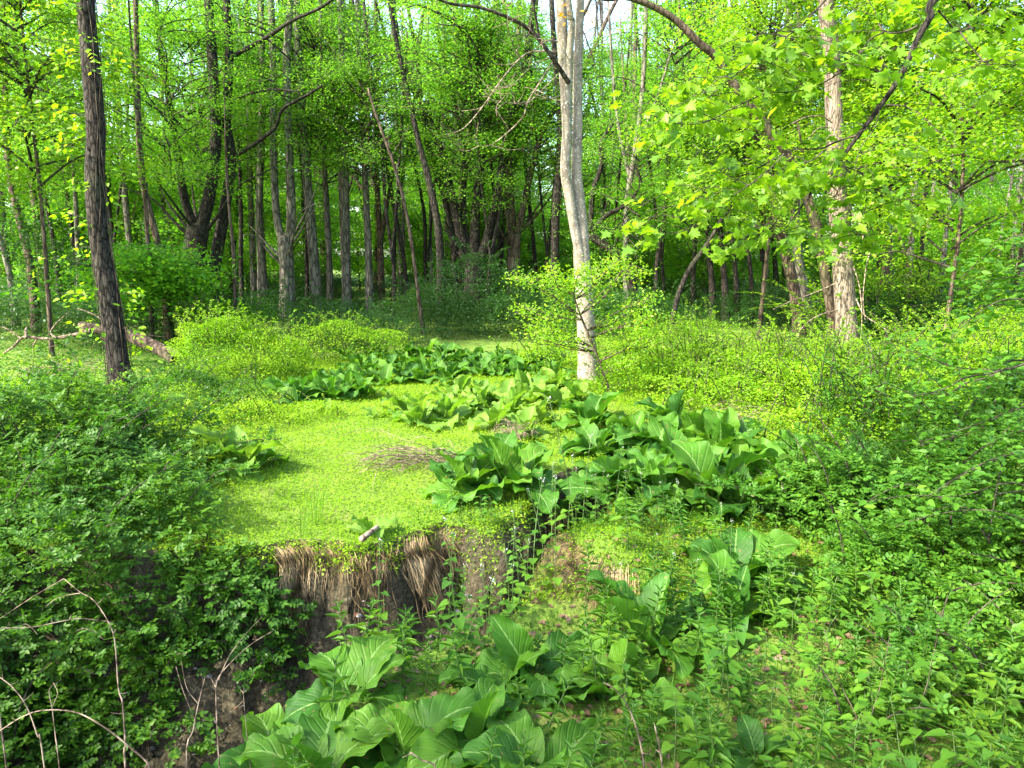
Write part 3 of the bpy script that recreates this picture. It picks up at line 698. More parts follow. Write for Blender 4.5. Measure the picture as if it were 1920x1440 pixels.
# ------------------------------------------------------------------ bushes
def shell(ells, n, lump=0.12, depth=0.12, upmin=-0.5):
    E = np.array(ells, float)
    area = (E[:, 3] * E[:, 4] + E[:, 3] * E[:, 5] + E[:, 4] * E[:, 5])
    k = rng.choice(len(E), n, p=area / area.sum())
    d = rdir(n, 0.5); d = d[d[:, 2] > upmin]; k = k[:len(d)]
    c, r = E[k, :3], E[k, 3:]
    lum = lump * (np.sin(6 * d[:, 0] + 3 * k) * np.cos(5 * d[:, 1] + k) + 0.7 * np.sin(9 * d[:, 2] + 7 * d[:, 0] + 2 * k))
    f = 1 + lum - np.abs(rng.normal(0, depth, len(d)))
    p = c + r * d * f[:, None]
    nrm = unit(d / r)
    ins = np.zeros(len(p), bool)
    for q, e in enumerate(E):
        ins |= (k != q) & ((((p - e[:3]) / e[3:]) ** 2).sum(1) < 0.62)
    ok = ~ins & (p[:, 2] > ground_z(p[:, 0], p[:, 1]) + 0.01)
    return p[ok], nrm[ok]
def bush_mesh(ells, n, kind, size, mat, lump=0.12, depth=0.14, canes=0, cane_len=0.7, off=(0, 0, 0), upmin=-0.5, T=T_OVATE, upright=False):
    lm, tm = MB(), MB()
    p, nr = shell(ells, n, lump, depth, upmin)
    up = np.array((0, 0, 1.0))
    if kind == 'rose':
        a = unit(nr * 0.55 + flatdir(len(p), 0.4)); nn = nr * 0.6 + up * 0.9 + rng.normal(0, 0.3, p.shape)
        compound(lm, p, a, nn, size * 2.6, 3, size, size * 0.62, T)
    else:
        s = size * rng.uniform(0.6, 1.25, len(p))
        leaves(lm, p, unit(nr * 0.4 + flatdir(len(p), 0.4)), nr * 0.5 + up * 0.8 + rng.normal(0, 0.45, p.shape), s, s * 0.62, T)
    for _ in range(canes):                        # arching shoots that stand out of the mound
        i_ = rng.integers(0, len(p)); q, dn = p[i_], nr[i_]
        d = unit(dn * (0.25 if upright else 0.7) + (0, 0, 1.3 if upright and _ % 3 else 0.6) + rng.normal(0, 0.3, 3)); l = cane_len * rng.uniform(0.4, 1.1)
        tt = np.linspace(0, 1, 7)[:, None]
        hor = unit(np.array((d[0], d[1], 0.0)) + 1e-4)
        pts_ = q - d * 0.25 * l + d * l * tt * 1.25 + hor * l * 0.25 * tt ** 2 - up * l * 0.35 * tt ** 2.2
        tube(tm, pts_, np.linspace(0.0045, 0.0015, 7) * (1 + cane_len * 0.6), 4, 2)
        m_ = int(9 + (16 if kind == 'rose' else 55) * l)
        ti = rng.uniform(0.2, 1, m_)
        pp = np.stack([np.interp(ti, tt[:, 0], pts_[:, e]) for e in range(3)], -1)
        da = unit(flatdir(m_, 0.25) + d * 0.5)
        if kind == 'rose':
            compound(lm, pp, da, rdir(m_, 2.0), size * 2.5, 3, size * 0.95, size * 0.6, T)
        else:
            s = size * rng.uniform(0.6, 1.2, m_)
            leaves(lm, pp, da, rdir(m_, 1.6), s, s * 0.62, T)
    return lm.mesh('foliage', mat, False, off), (tm.mesh('stems', M['twig'], offset=off) if canes else None)
def bush(name, label, ells, n, kind, size, mat, cat='bush', group=None, **kw):
    b = np.array(ells[0][:3], float); b[2] = gz(b[0], b[1])
    root = thing(name, label, cat, b, 0, group)
    f, s = bush_mesh(ells, n, kind, size, mat, off=b, **kw)
    put('foliage', f, root)
    if s: tag(put('stems', s, root), kind='stuff')
    return root
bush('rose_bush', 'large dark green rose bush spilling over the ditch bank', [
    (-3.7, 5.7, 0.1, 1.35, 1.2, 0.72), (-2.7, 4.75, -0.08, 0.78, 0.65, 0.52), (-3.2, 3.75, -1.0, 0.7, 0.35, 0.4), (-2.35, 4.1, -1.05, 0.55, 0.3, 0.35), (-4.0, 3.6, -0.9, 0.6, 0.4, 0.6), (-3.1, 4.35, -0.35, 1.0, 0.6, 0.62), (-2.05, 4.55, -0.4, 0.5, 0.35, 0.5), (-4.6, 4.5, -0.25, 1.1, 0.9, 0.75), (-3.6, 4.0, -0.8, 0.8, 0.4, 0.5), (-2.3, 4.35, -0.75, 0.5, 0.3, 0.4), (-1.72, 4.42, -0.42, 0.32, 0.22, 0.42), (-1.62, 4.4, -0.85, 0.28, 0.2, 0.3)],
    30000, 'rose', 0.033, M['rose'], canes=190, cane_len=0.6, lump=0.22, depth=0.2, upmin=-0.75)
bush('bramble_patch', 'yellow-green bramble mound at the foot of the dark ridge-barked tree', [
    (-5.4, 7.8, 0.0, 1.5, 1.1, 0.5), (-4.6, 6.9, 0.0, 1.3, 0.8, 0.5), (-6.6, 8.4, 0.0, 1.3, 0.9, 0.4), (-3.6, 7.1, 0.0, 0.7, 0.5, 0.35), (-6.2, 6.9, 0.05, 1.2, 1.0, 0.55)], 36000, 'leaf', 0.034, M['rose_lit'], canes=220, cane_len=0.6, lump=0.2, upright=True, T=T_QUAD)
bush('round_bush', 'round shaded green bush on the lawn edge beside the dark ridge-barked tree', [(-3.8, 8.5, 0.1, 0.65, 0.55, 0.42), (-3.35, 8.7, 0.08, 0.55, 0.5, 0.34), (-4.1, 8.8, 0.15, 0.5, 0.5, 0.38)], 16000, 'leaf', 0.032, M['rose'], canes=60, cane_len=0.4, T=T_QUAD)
bush('sunlit_bush', 'tall sunlit bush with upright shoots over a dark hollow at the log root end', [(-4.5, 11.6, 0.35, 0.85, 0.7, 0.55), (-3.8, 11.4, 0.2, 0.75, 0.6, 0.45)], 24000, 'leaf', 0.036, M['rose_lit'], canes=170, cane_len=0.6, upright=True, T=T_QUAD)
bush('low_bush', 'low sunlit bush behind the small cabbage patch at the lawn back', [(-3.2, 13.4, 0.2, 0.9, 0.6, 0.5), (-2.5, 13.6, 0.15, 0.7, 0.5, 0.4)], 11000, 'leaf', 0.036, M['rose_lit'], canes=70, cane_len=0.55, upright=True, T=T_QUAD)
bush('trailing_bush', 'small yellowish trailing bush in front of the round shaded bush', [(-2.85, 8.0, 0.05, 0.6, 0.4, 0.22), (-2.3, 8.3, 0.05, 0.4, 0.3, 0.16)], 6000, 'leaf', 0.026, M['lawn'], canes=26, cane_len=0.3, T=T_QUAD)
bush('field_bramble', 'wide sunlit bramble field around the straight pale tree', [
    (3.5, 9.8, 0.15, 1.0, 0.8, 0.5), (4.9, 10.6, 0.15, 1.2, 0.9, 0.5), (6.3, 10.2, 0.2, 1.2, 0.9, 0.6), (7.8, 11.0, 0.3, 1.5, 1.2, 0.75), (4.2, 8.6, 0.2, 0.9, 0.7, 0.6), (5.6, 8.9, 0.25, 1.0, 0.8, 0.7), (3.4, 7.9, 0.15, 0.8, 0.6, 0.6),
    (4.7, 7.6, 0.25, 0.9, 0.7, 0.75), (6.3, 8.0, 0.35, 1.2, 0.9, 0.85), (3.7, 6.8, 0.15, 0.8, 0.6, 0.68), (4.7, 6.4, 0.25, 0.9, 0.7, 0.8), (9.5, 11.5, 0.5, 1.8, 1.8, 0.9), (2.7, 7.0, 0.0, 0.6, 0.45, 0.38), (5.8, 6.9, 0.3, 1.0, 0.8, 0.9)],
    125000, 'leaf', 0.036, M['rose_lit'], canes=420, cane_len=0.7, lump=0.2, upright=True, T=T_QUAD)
for px, py, Y_, rx, rz_, mt, lab in ((1440, 730, 9.6, 0.6, 0.7, 'rose_lit', 'feathery sunlit briar just before the straight pale tree, nearest the hollow'), (1545, 745, 8.3, 0.65, 0.75, 'rose_lit', 'feathery sunlit briar in front of the straight pale tree, rounded and dense'),
        (1640, 790, 7.0, 0.65, 0.75, 'rose2', 'deeper green briar standing above the ribbed cabbage row'), (1710, 720, 9.2, 0.8, 0.85, 'rose_lit', 'tall sunlit briar right of the straight pale tree'),
        (1810, 740, 7.8, 0.8, 0.95, 'rose_lit', 'tallest sunlit briar near the arching bare twigs'), (1890, 700, 9.5, 0.9, 1.0, 'rose_lit', 'sunlit briar at the far edge of the bramble field'), (1300, 725, 10.5, 0.55, 0.6, 'rose_lit', 'small sunlit briar between the hollow and the pale twin-trunked tree')):
    c = P(px, py, Y_)
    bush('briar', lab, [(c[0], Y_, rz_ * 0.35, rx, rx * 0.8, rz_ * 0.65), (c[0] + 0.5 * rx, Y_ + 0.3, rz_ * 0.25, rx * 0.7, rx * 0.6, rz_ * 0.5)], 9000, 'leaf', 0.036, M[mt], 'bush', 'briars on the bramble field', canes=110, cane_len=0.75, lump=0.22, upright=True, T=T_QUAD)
bush('edge_bramble', 'sunny bramble between the pale twin-trunked tree and the bramble field', [(2.0, 11.2, 0.15, 1.0, 0.8, 0.6), (2.9, 12.0, 0.2, 1.0, 0.8, 0.65), (1.9, 9.6, 0.05, 0.9, 0.7, 0.45), (2.6, 8.6, 0.05, 0.9, 0.7, 0.42), (0.75, 12.0, 0.1, 0.8, 0.6, 0.42)], 40000, 'leaf', 0.036, M['rose_lit'], canes=220, cane_len=0.65, lump=0.2, upright=True, T=T_QUAD)
bush('near_rose_bush', 'deep green rose bush of fine leaflets crowding in below the arching bare twigs', [
    (3.0, 4.9, -0.02, 0.95, 0.7, 0.6), (3.9, 5.2, 0.25, 1.0, 0.8, 0.8), (2.45, 4.25, -0.2, 0.6, 0.5, 0.4), (3.3, 4.0, -0.1, 0.8, 0.5, 0.55), (4.4, 4.2, 0.1, 1.0, 0.8, 0.9), (2.35, 5.2, -0.05, 0.6, 0.4, 0.42)],
    17000, 'rose', 0.032, M['rose2'], canes=150, cane_len=0.7, lump=0.16, depth=0.2)
bush('corner_rose_bush', 'airy young rose bush with bright tips over brown leaf litter', [(2.2, 3.2, -0.22, 0.5, 0.35, 0.28), (1.75, 3.0, -0.25, 0.4, 0.3, 0.2), (2.7, 3.0, -0.15, 0.55, 0.4, 0.35)], 2000, 'rose', 0.03, M['herb'], canes=50, cane_len=0.45, depth=0.3)
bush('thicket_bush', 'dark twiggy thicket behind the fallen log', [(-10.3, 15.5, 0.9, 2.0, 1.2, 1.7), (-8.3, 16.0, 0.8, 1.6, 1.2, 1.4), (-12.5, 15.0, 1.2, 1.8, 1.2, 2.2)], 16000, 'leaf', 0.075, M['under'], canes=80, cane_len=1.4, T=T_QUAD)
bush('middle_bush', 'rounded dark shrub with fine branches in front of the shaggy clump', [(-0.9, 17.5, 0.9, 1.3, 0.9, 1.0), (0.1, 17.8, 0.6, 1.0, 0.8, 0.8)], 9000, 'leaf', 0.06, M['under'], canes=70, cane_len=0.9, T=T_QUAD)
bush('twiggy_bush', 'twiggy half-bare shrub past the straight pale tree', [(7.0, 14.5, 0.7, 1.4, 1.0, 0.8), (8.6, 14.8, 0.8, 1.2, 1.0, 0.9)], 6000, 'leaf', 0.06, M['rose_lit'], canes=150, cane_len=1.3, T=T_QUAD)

# sapling shrub in front of the pale forked tree: flat sprays on layered branches
b = P(1150, 745, 9.7); b[2] = gz(b[0], b[1])
t = thing('sapling', 'yellow-green sapling with flat leafy sprays in front of the pale twin trunk', 'sapling', b)
tm, lm = MB(), MB()
main, r_ = stem_world([(1150, 752), (1128, 690), (1108, 640), (1088, 590), (1072, 545)], 9.7, 7, 3, -0.2, None, True)
tube(tm, main, r_, 6, 4)
for path in ([(1086, 590), (1040, 560), (1000, 530), (965, 520)], [(1092, 600), (1050, 600), (1010, 590), (980, 580)], [(1075, 550), (1050, 530), (1020, 505)], [(1088, 590), (1130, 545), (1170, 510), (1200, 515)],
             [(1100, 620), (1150, 590), (1190, 570), (1225, 560)], [(1080, 560), (1110, 530), (1140, 500), (1160, 492)], [(1104, 635), (1150, 620), (1190, 605), (1225, 600)], [(1115, 660), (1060, 650), (1010, 640), (990, 620)],
             [(1120, 680), (1160, 650), (1200, 645), (1235, 640)], [(1110, 650), (1080, 640), (1050, 630), (1030, 610)], [(1075, 550), (1085, 520), (1110, 500)], [(1130, 700), (1170, 680), (1200, 670)]):
    for rep in range(3):
        dyy = rng.uniform(-0.8, 0.5)
        p_, r_ = stem_world([(x + rng.normal(0, 9), y + rng.normal(0, 8)) if k_ else (x, y) for k_, (x, y) in enumerate(path)], 9.65, 3, 1, dyy)
        tube(tm, p_, r_, 4, 3)
        n_ = 190
        tt = rng.uniform(0.15, 1.05, n_) * (len(p_) - 1)
        pp = np.stack([np.interp(tt, np.arange(len(p_)), p_[:, e]) for e in range(3)], -1) + rng.normal(0, 1, (n_, 3)) * (0.08, 0.11, 0.06)
        s = rng.uniform(0.025, 0.05, n_)
        leaves(lm, pp, flatdir(n_, 0.5) + (0, 0, 0.35), rdir(n_, 0.9), s, s * 0.6, T_OVATE)
put('foliage', lm.mesh('foliage', M['young'], False, b), t)
put('stem', tm.mesh('stem', M['brown'], offset=b), t)

# shaded undergrowth under the wood's edge: one mass
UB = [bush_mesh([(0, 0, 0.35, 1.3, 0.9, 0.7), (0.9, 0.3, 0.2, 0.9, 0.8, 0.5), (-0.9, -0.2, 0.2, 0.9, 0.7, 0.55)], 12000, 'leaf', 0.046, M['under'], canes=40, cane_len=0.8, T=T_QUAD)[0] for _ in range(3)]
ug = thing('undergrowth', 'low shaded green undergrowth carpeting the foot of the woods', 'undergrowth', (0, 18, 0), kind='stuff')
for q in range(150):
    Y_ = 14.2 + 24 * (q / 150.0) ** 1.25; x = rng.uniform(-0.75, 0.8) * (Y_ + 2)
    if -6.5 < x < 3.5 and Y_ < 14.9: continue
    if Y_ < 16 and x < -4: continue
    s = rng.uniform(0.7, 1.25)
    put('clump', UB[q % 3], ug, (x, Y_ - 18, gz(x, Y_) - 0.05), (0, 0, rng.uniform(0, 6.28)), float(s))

# ------------------------------------------------------------------ lawn, litter
def scatter(n, x0, x1, y0, y1, keep):
    x, y = rng.uniform(x0, x1, n), y0 + (y1 - y0) * rng.uniform(0, 1, n) ** 1.4
    ok = keep(x, y)
    x, y = x[ok], y[ok]
    return np.c_[x, y, ground_z(x, y)]
def lawn_ok(x, y):
    return (ditch(x, y) < 0.12)
mb = MB()
p = scatter(240000, -5.5, 3.4, 4.1, 13.8, lawn_ok)
far = 0.7 + 0.09 * (p[:, 1] - 4)
s = rng.uniform(0.011, 0.026, len(p)) * far
p[:, 2] += np.abs(rng.normal(0, 0.022, len(p))) * (1 + 0.6 * np.sin(2.3 * p[:, 0] + 1) * np.sin(1.9 * p[:, 1]))
leaves(mb, p, flatdir(len(p), 0.25), rdir(len(p), 2.6), s, s * 0.72, T_QUAD)
p = scatter(80000, -5.0, 3.0, 4.1, 13.5, lawn_ok)
leaves(mb, p, rdir(len(p), 1.8), flatdir(len(p)), rng.uniform(0.02, 0.075, len(p)), 0.0035 * (0.6 + 0.1 * p[:, 1]), T_BLADE)
xr, yr = rng.uniform(-2.2, 1.6, 700000), rng.uniform(3.7, 6.2, 700000)   # turf hanging over the rim of the ditch
dd = ditch(xr, yr); slump = (xr > -0.4) & (xr < 0.5)
ok = (dd > 0.004) & (dd < np.where(slump, 0.6, 0.16)) & (yr > 4.0 + 0.55 * np.clip(xr + 1.2, 0, 3)) & (rng.random(len(xr)) < np.where(slump, 0.08, np.where(xr < -0.75, 0.5, 0.3)))
p = np.c_[xr, yr, ground_z(xr, yr)][ok]; sl = slump[ok]
hang = rng.uniform(0, 1, len(p)) ** 2 * np.where(sl, 0.02, 1) * (0.6 + 0.5 * np.sin(11 * p[:, 0]) * np.sin(27 * p[:, 0]))
p[:, 2] += 0.03 * rng.uniform(0, 1, len(p)) - 0.05 * hang; p[:, 1] -= 0.075 * hang
s = rng.uniform(0.012, 0.027, len(p))
leaves(mb, p, flatdir(len(p), 0.4) + (0, -0.5, -0.3), rdir(len(p), 1.2), s, s * 0.72, T_QUAD)
k = rng.integers(0, len(p), 1500); k = k[~sl[k]]
leaves(mb, p[k], unit(np.c_[rng.normal(0, 0.3, len(k)), -rng.uniform(0.2, 0.8, len(k)), rng.normal(0.1, 0.4, len(k))]), flatdir(len(k)), rng.uniform(0.04, 0.12, len(k)), 0.004, T_BLADE)
tag(put('lawn_cover', mb.mesh('lawn_cover', M['lawn'], False)), 'bright yellow-green ground cover carpeting the clearing', 'ground cover', kind='stuff')
mb = MB()                                      # more loosely covered ground on the near bank and the left glade
tuss = lambda x, y: ((x - 0.42) / 0.34) ** 2 + ((y - 4.2) / 0.27) ** 2 < 1
p = scatter(26000, -0.8, 4.5, 1.6, 5.4, lambda x, y: (ditch(x, y) < 0.35) & ~tuss(x, y))
p[:, 2] += np.abs(rng.normal(0, 0.02, len(p)))
s = rng.uniform(0.012, 0.028, len(p))
leaves(mb, p, flatdir(len(p), 0.3), rdir(len(p), 1.5), s, s * 0.75, T_OVATE)
p = scatter(9000, -0.6, 4.5, 1.6, 5.4, lambda x, y: (ditch(x, y) < 0.3) & ~tuss(x, y))
leaves(mb, p, rdir(len(p), 2.2), flatdir(len(p)), rng.uniform(0.04, 0.13, len(p)), 0.005, T_BLADE)
p = scatter(24000, -16, -5, 9, 17, lambda x, y: x > -1.2 * y)
s = rng.uniform(0.03, 0.06, len(p)); p[:, 2] += np.abs(rng.normal(0, 0.05, len(p)))
leaves(mb, p, flatdir(len(p), 0.35), rdir(len(p), 1.5), s, s * 0.72, T_QUAD)
tag(put('seedling_cover', mb.mesh('seedling_cover', M['herb'], False)), 'loose green seedlings and grass over the near bank', 'ground cover', kind='stuff')
mb = MB()
p = scatter(5200, -1.2, 4.6, 1.5, 5.6, lambda x, y: (ditch(x, y) < 1.0) & ((y < 4.5) | (x > 0.9)))
p[:, 2] += 0.008
s = rng.uniform(0.03, 0.07, len(p))
leaves(mb, p, flatdir(len(p), 0.2), rdir(len(p), 2.5), s, s * 0.6, T_OVATE)
p = scatter(500, -4, 0.4, 2.6, 5.2, lambda x, y: ditch(x, y) > 0.9); p[:, 2] += 0.01
leaves(mb, p, flatdir(len(p), 0.2), rdir(len(p), 2.5), rng.uniform(0.02, 0.05, len(p)), 0.025, T_OVATE)
tag(put('fallen_leaves', mb.mesh('fallen_leaves', M['litter'], False)), 'brown dead leaves lying over bare soil by the ditch', 'leaf litter', kind='stuff')

mb = MB()
ico = np.array([(0, 0, 1), (.9, 0, .3), (.3, .85, .35), (-.7, .5, .3), (-.7, -.5, .35), (.3, -.85, .3), (0, 0, -.8)]); fi = np.array([(0, q + 1, (q + 1) % 5 + 1) for q in range(5)] + [(6, (q + 1) % 5 + 1, q + 1) for q in range(5)])
p = scatter(9000, -3.5, 0.6, 2.4, 5.6, lambda x, y: ditch(x, y) > 0.3)
for q in p[:900]:
    a_ = rng.uniform(0, 6.28); sz = 0.006 + 0.03 * rng.random() ** 5
    c_, s_ = math.cos(a_), math.sin(a_)
    V = ico * rng.uniform(0.7, 1.3, ico.shape) * sz * (1.2, 1, 0.7)
    mb.add(np.c_[V[:, 0] * c_ - V[:, 1] * s_, V[:, 0] * s_ + V[:, 1] * c_, V[:, 2]] + q, fi)
M['stone'] = bark_mat('stone', (0.12, 0.11, 0.095), (0.20, 0.19, 0.17), (0.32, 0.30, 0.27), (9, 9, 9), 0.003)
tag(put('gravel', mb.mesh('gravel', M['stone'])), 'loose grey pebbles in the soil of the ditch', 'gravel', kind='stuff')

# ------------------------------------------------------------------ skunk cabbage
def cabbage_leaf(seed, L, W, e0, e1, pet, cup, wave):
    g = np.random.default_rng(seed)
    nu, nv = 24, 15
    u = np.linspace(0, 1, nu)
    tot = pet + L
    ss = np.r_[np.linspace(0, pet, 6)[:-1], pet + u * L]
    e = e0 + (e1 - e0) * (ss / tot) ** 1.25
    ds = np.diff(ss, prepend=0)
    cx, cz = np.cumsum(np.cos(e) * ds), np.cumsum(np.sin(e) * ds)
    mb_ = MB()
    pc = np.c_[cx, 0 * cx, cz]
    tube(mb_, pc[:6], np.linspace(0.014, 0.008, 6), 6, 1)
    bx, bz, be = cx[5:], cz[5:], e[5:]
    v = np.linspace(-1, 1, nv)
    wu = 0.5 * W * np.clip(np.sin(math.pi * np.clip(0.04 + 0.96 * u, 0, 1) ** 0.78), 0, 1) ** 0.72
    U, Vv = np.meshgrid(u, v, indexing='ij')
    side = wu[:, None] * Vv
    ph = g.uniform(0, 6.28, 4)
    ribs = 0.0045 * np.sin(42 * U - 17 * np.abs(Vv) ** 0.8) * np.minimum(1, 4 * np.abs(Vv)) * (wu[:, None] / (0.5 * W))
    h = cup * np.abs(Vv) ** 1.4 * wu[:, None] + wave * np.abs(Vv) ** 3 * (np.sin(13 * U + ph[0] + 2 * np.sign(Vv)) + 0.6 * np.sin(23 * U + ph[1])) + ribs + 0.012 * np.sin(4 * U + ph[2]) * Vv
    back = -0.10 * L * np.abs(Vv) ** 1.6 * np.exp(-(U / 0.16) ** 2)          # heart-shaped base
    px = bx[:, None] + (-np.sin(be))[:, None] * h + np.cos(be)[:, None] * back
    pz = bz[:, None] + np.cos(be)[:, None] * h + np.sin(be)[:, None] * back
    V = np.stack([px, side * (1 - 0.10 * cup * np.abs(Vv)), pz], -1)
    i, j = np.meshgrid(np.arange(nu - 1), np.arange(nv - 1), indexing='ij')
    mb_.add(V, np.stack([i * nv + j, (i + 1) * nv + j, (i + 1) * nv + j + 1, i * nv + j + 1], -1).reshape(-1, 4), uv=np.stack([U, Vv * 0.5 + 0.5], -1).reshape(-1, 2))
    return mb_.mesh('cabbage_leaf', M['cabbage'])
CL = [cabbage_leaf(q, L, W, R(e0), R(e1), pet, cup, wv) for q, (L, W, e0, e1, pet, cup, wv) in enumerate(2 * [
    (0.32, 0.22, 80, 40, 0.07, 0.5, 0.012), (0.34, 0.24, 66, -5, 0.08, 0.35, 0.016), (0.34, 0.26, 52, -40, 0.07, 0.25, 0.022), (0.33, 0.25, 36, -42, 0.06, 0.2, 0.024),
    (0.36, 0.27, 60, -25, 0.09, 0.3, 0.02), (0.28, 0.17, 84, 58, 0.06, 0.65, 0.010), (0.35, 0.27, 24, -22, 0.08, 0.22, 0.026)])]
def cabbage(px, py, z, s, n, label, group, tall=0.42):
    b = G(px, py, z)
    b[2] = max(gz(b[0], b[1]), -0.5)
    root = thing('skunk_cabbage', label, 'plant', b, rng.uniform(0, 6.28), group)
    a = rng.uniform(0, 6.28)
    for q in range(n):
        f = q / max(1, n - 1)
        if f < 0.35 * tall * 2: k_ = rng.choice([0, 5, 1])
        elif f < 0.6: k_ = rng.choice([1, 4, 2] if tall > 0.2 else [4, 2, 6])
        else: k_ = rng.choice([2, 3, 6])
        k_ += 7 * rng.integers(0, 2)
        a += 2.4 + rng.normal(0, 0.25)
        ls = s * rng.uniform(0.8, 1.15)
        put('leaf', CL[k_], root, (0.03 * s * math.cos(a), 0.03 * s * math.sin(a), 0), (rng.normal(0, 0.22), rng.normal(0, 0.14), a), (ls, ls * rng.uniform(0.85, 1.15), ls))
    return root
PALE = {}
def pale(root):                                # sunlit plants get a paler leaf with sunlight put into its colour
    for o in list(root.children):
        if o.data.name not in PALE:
            me = o.data.copy(); me.materials[0] = M['cabbage_lit']; PALE[o.data.name] = me; PALE[me.name] = me
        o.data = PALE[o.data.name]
# singled-out plants first
LONE = cabbage(450, 893, 0, 1.2, 12, 'lone pale green skunk cabbage on the open lawn', None)
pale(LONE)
for px, py, z, s, n, lab in (
    (520, 1420, -0.35, 1.15, 8, 'skunk cabbage with broad flat leaves at the ditch rim, below the dead canes'), (665, 1375, -0.35, 1.0, 7, 'skunk cabbage with one leaf held over the ditch soil, behind the rim plant'),
    (600, 1520, -0.3, 1.1, 8, 'skunk cabbage nearest the lower picture edge under the ditch rim plant'), (770, 1470, -0.3, 1.1, 8, 'skunk cabbage among lance-leaved stems, nearest the rim plants'),
    (890, 1440, -0.3, 1.1, 8, 'skunk cabbage with drooping leaves in the middle of the near bank'), (1010, 1480, -0.25, 1.05, 7, 'skunk cabbage half under lance-leaved stems at the lower picture edge'),
    (1000, 1290, -0.3, 1.1, 8, 'big skunk cabbage rising by the garlic mustard at the gully mouth'), (1160, 1310, -0.25, 1.15, 8, 'skunk cabbage with one tall cupped leaf below the bright bare turf'),
    (1215, 1215, -0.2, 1.2, 7, 'upright skunk cabbage with two large spoon leaves beside the tan root clump'), (930, 1340, -0.35, 0.9, 6, 'low skunk cabbage under the garlic mustard stems'),
    (1375, 1075, -0.1, 1.15, 9, 'blue-green upright skunk cabbage at the edge of the near rose bush'), (1370, 1150, -0.15, 1.05, 7, 'skunk cabbage with spreading leaves just below the blue-green upright one'),
    (1650, 1200, -0.2, 0.7, 6, 'skunk cabbage glimpsed inside the near rose bush'), (1420, 1420, -0.2, 0.6, 5, 'small skunk cabbage among seedlings at the lower picture edge'),
    (960, 925, 0, 1.35, 14, 'big dark skunk cabbage overhanging the gully head'), (870, 925, 0, 1.15, 11, 'skunk cabbage with spreading bluish leaves beside the dry brush heap'),
    (1050, 905, 0, 1.25, 12, 'skunk cabbage pressed against the big dark one, on the gully side'), (1230, 935, 0, 1.25, 12, 'glossy skunk cabbage in front of the tilted leaf cluster beyond the gully'),
    (1335, 930, 0, 1.4, 14, 'large glossy skunk cabbage in full light on the near side of the bramble field'), (1440, 915, 0, 1.3, 12, 'skunk cabbage with ribbed wide leaves right beside the large glossy one'),
    (1555, 930, 0, 1.25, 11, 'ribbed skunk cabbage at the foot of the bramble field, outermost of its row'), (1230, 840, 0, 1.3, 13, 'dark skunk cabbage under the pale twin-trunked tree, closest to the gully'),
    (1310, 830, 0, 1.2, 11, 'dark skunk cabbage beside the dry twigs of the bramble edge'), (1150, 880, 0, 1.2, 11, 'skunk cabbage with arched leaves behind the gully head')):
    cabbage(px, py, z, s * (0.80 if py > 1280 else 0.95), n, lab, 'skunk cabbages along the ditch', 0.12 if py > 1280 else 0.35)
def patch(spots, s, n, lab, grp):
    for px, py in spots:
        r0 = cabbage(px, py, 0, s * rng.uniform(0.85, 1.15), n, lab, grp)
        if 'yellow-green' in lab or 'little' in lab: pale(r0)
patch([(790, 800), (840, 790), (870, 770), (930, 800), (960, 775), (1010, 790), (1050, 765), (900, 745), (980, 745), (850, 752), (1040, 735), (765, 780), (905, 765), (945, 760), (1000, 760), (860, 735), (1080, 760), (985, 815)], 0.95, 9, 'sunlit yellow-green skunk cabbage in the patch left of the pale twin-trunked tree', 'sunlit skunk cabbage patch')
patch([(1120, 840), (1180, 815), (1270, 870), (1200, 885), (1290, 900), (1385, 880), (1480, 880), (1260, 800), (1380, 940), (1490, 945), (1600, 905), (1180, 925), (1110, 795), (1350, 845), (930, 885)], 1.15, 10, 'dark glossy skunk cabbage inside the dense bank of leaves beyond the gully', 'skunk cabbage bank beyond the gully')
patch([(560, 755), (590, 742), (625, 750), (655, 738), (600, 728), (680, 745), (540, 742), (640, 728)], 0.9, 8, 'bluish skunk cabbage in the small patch at the back of the lawn', 'small skunk cabbage patch at the lawn back')
patch([(x + rng.uniform(-8, 8), y + rng.uniform(-4, 4)) for y in (672, 683, 696, 710) for x in range(660, 1060, 34)], 0.85, 7, 'skunk cabbage in the dark band before the woods, one of many alike', 'skunk cabbage band before the woods')
patch([(1385, 700), (1410, 712), (1430, 700), (1400, 735), (1360, 715), (1340, 690), (1290, 720), (1450, 720), (1420, 690)], 1.15, 8, 'dark skunk cabbage in the hollow before the straight pale tree', 'skunk cabbages in the hollow')
patch([(820, 860), (700, 790), (690, 1000), (610, 775)], 0.5, 4, 'little skunk cabbage sprouting alone from the open lawn', 'small sprouts on the lawn')

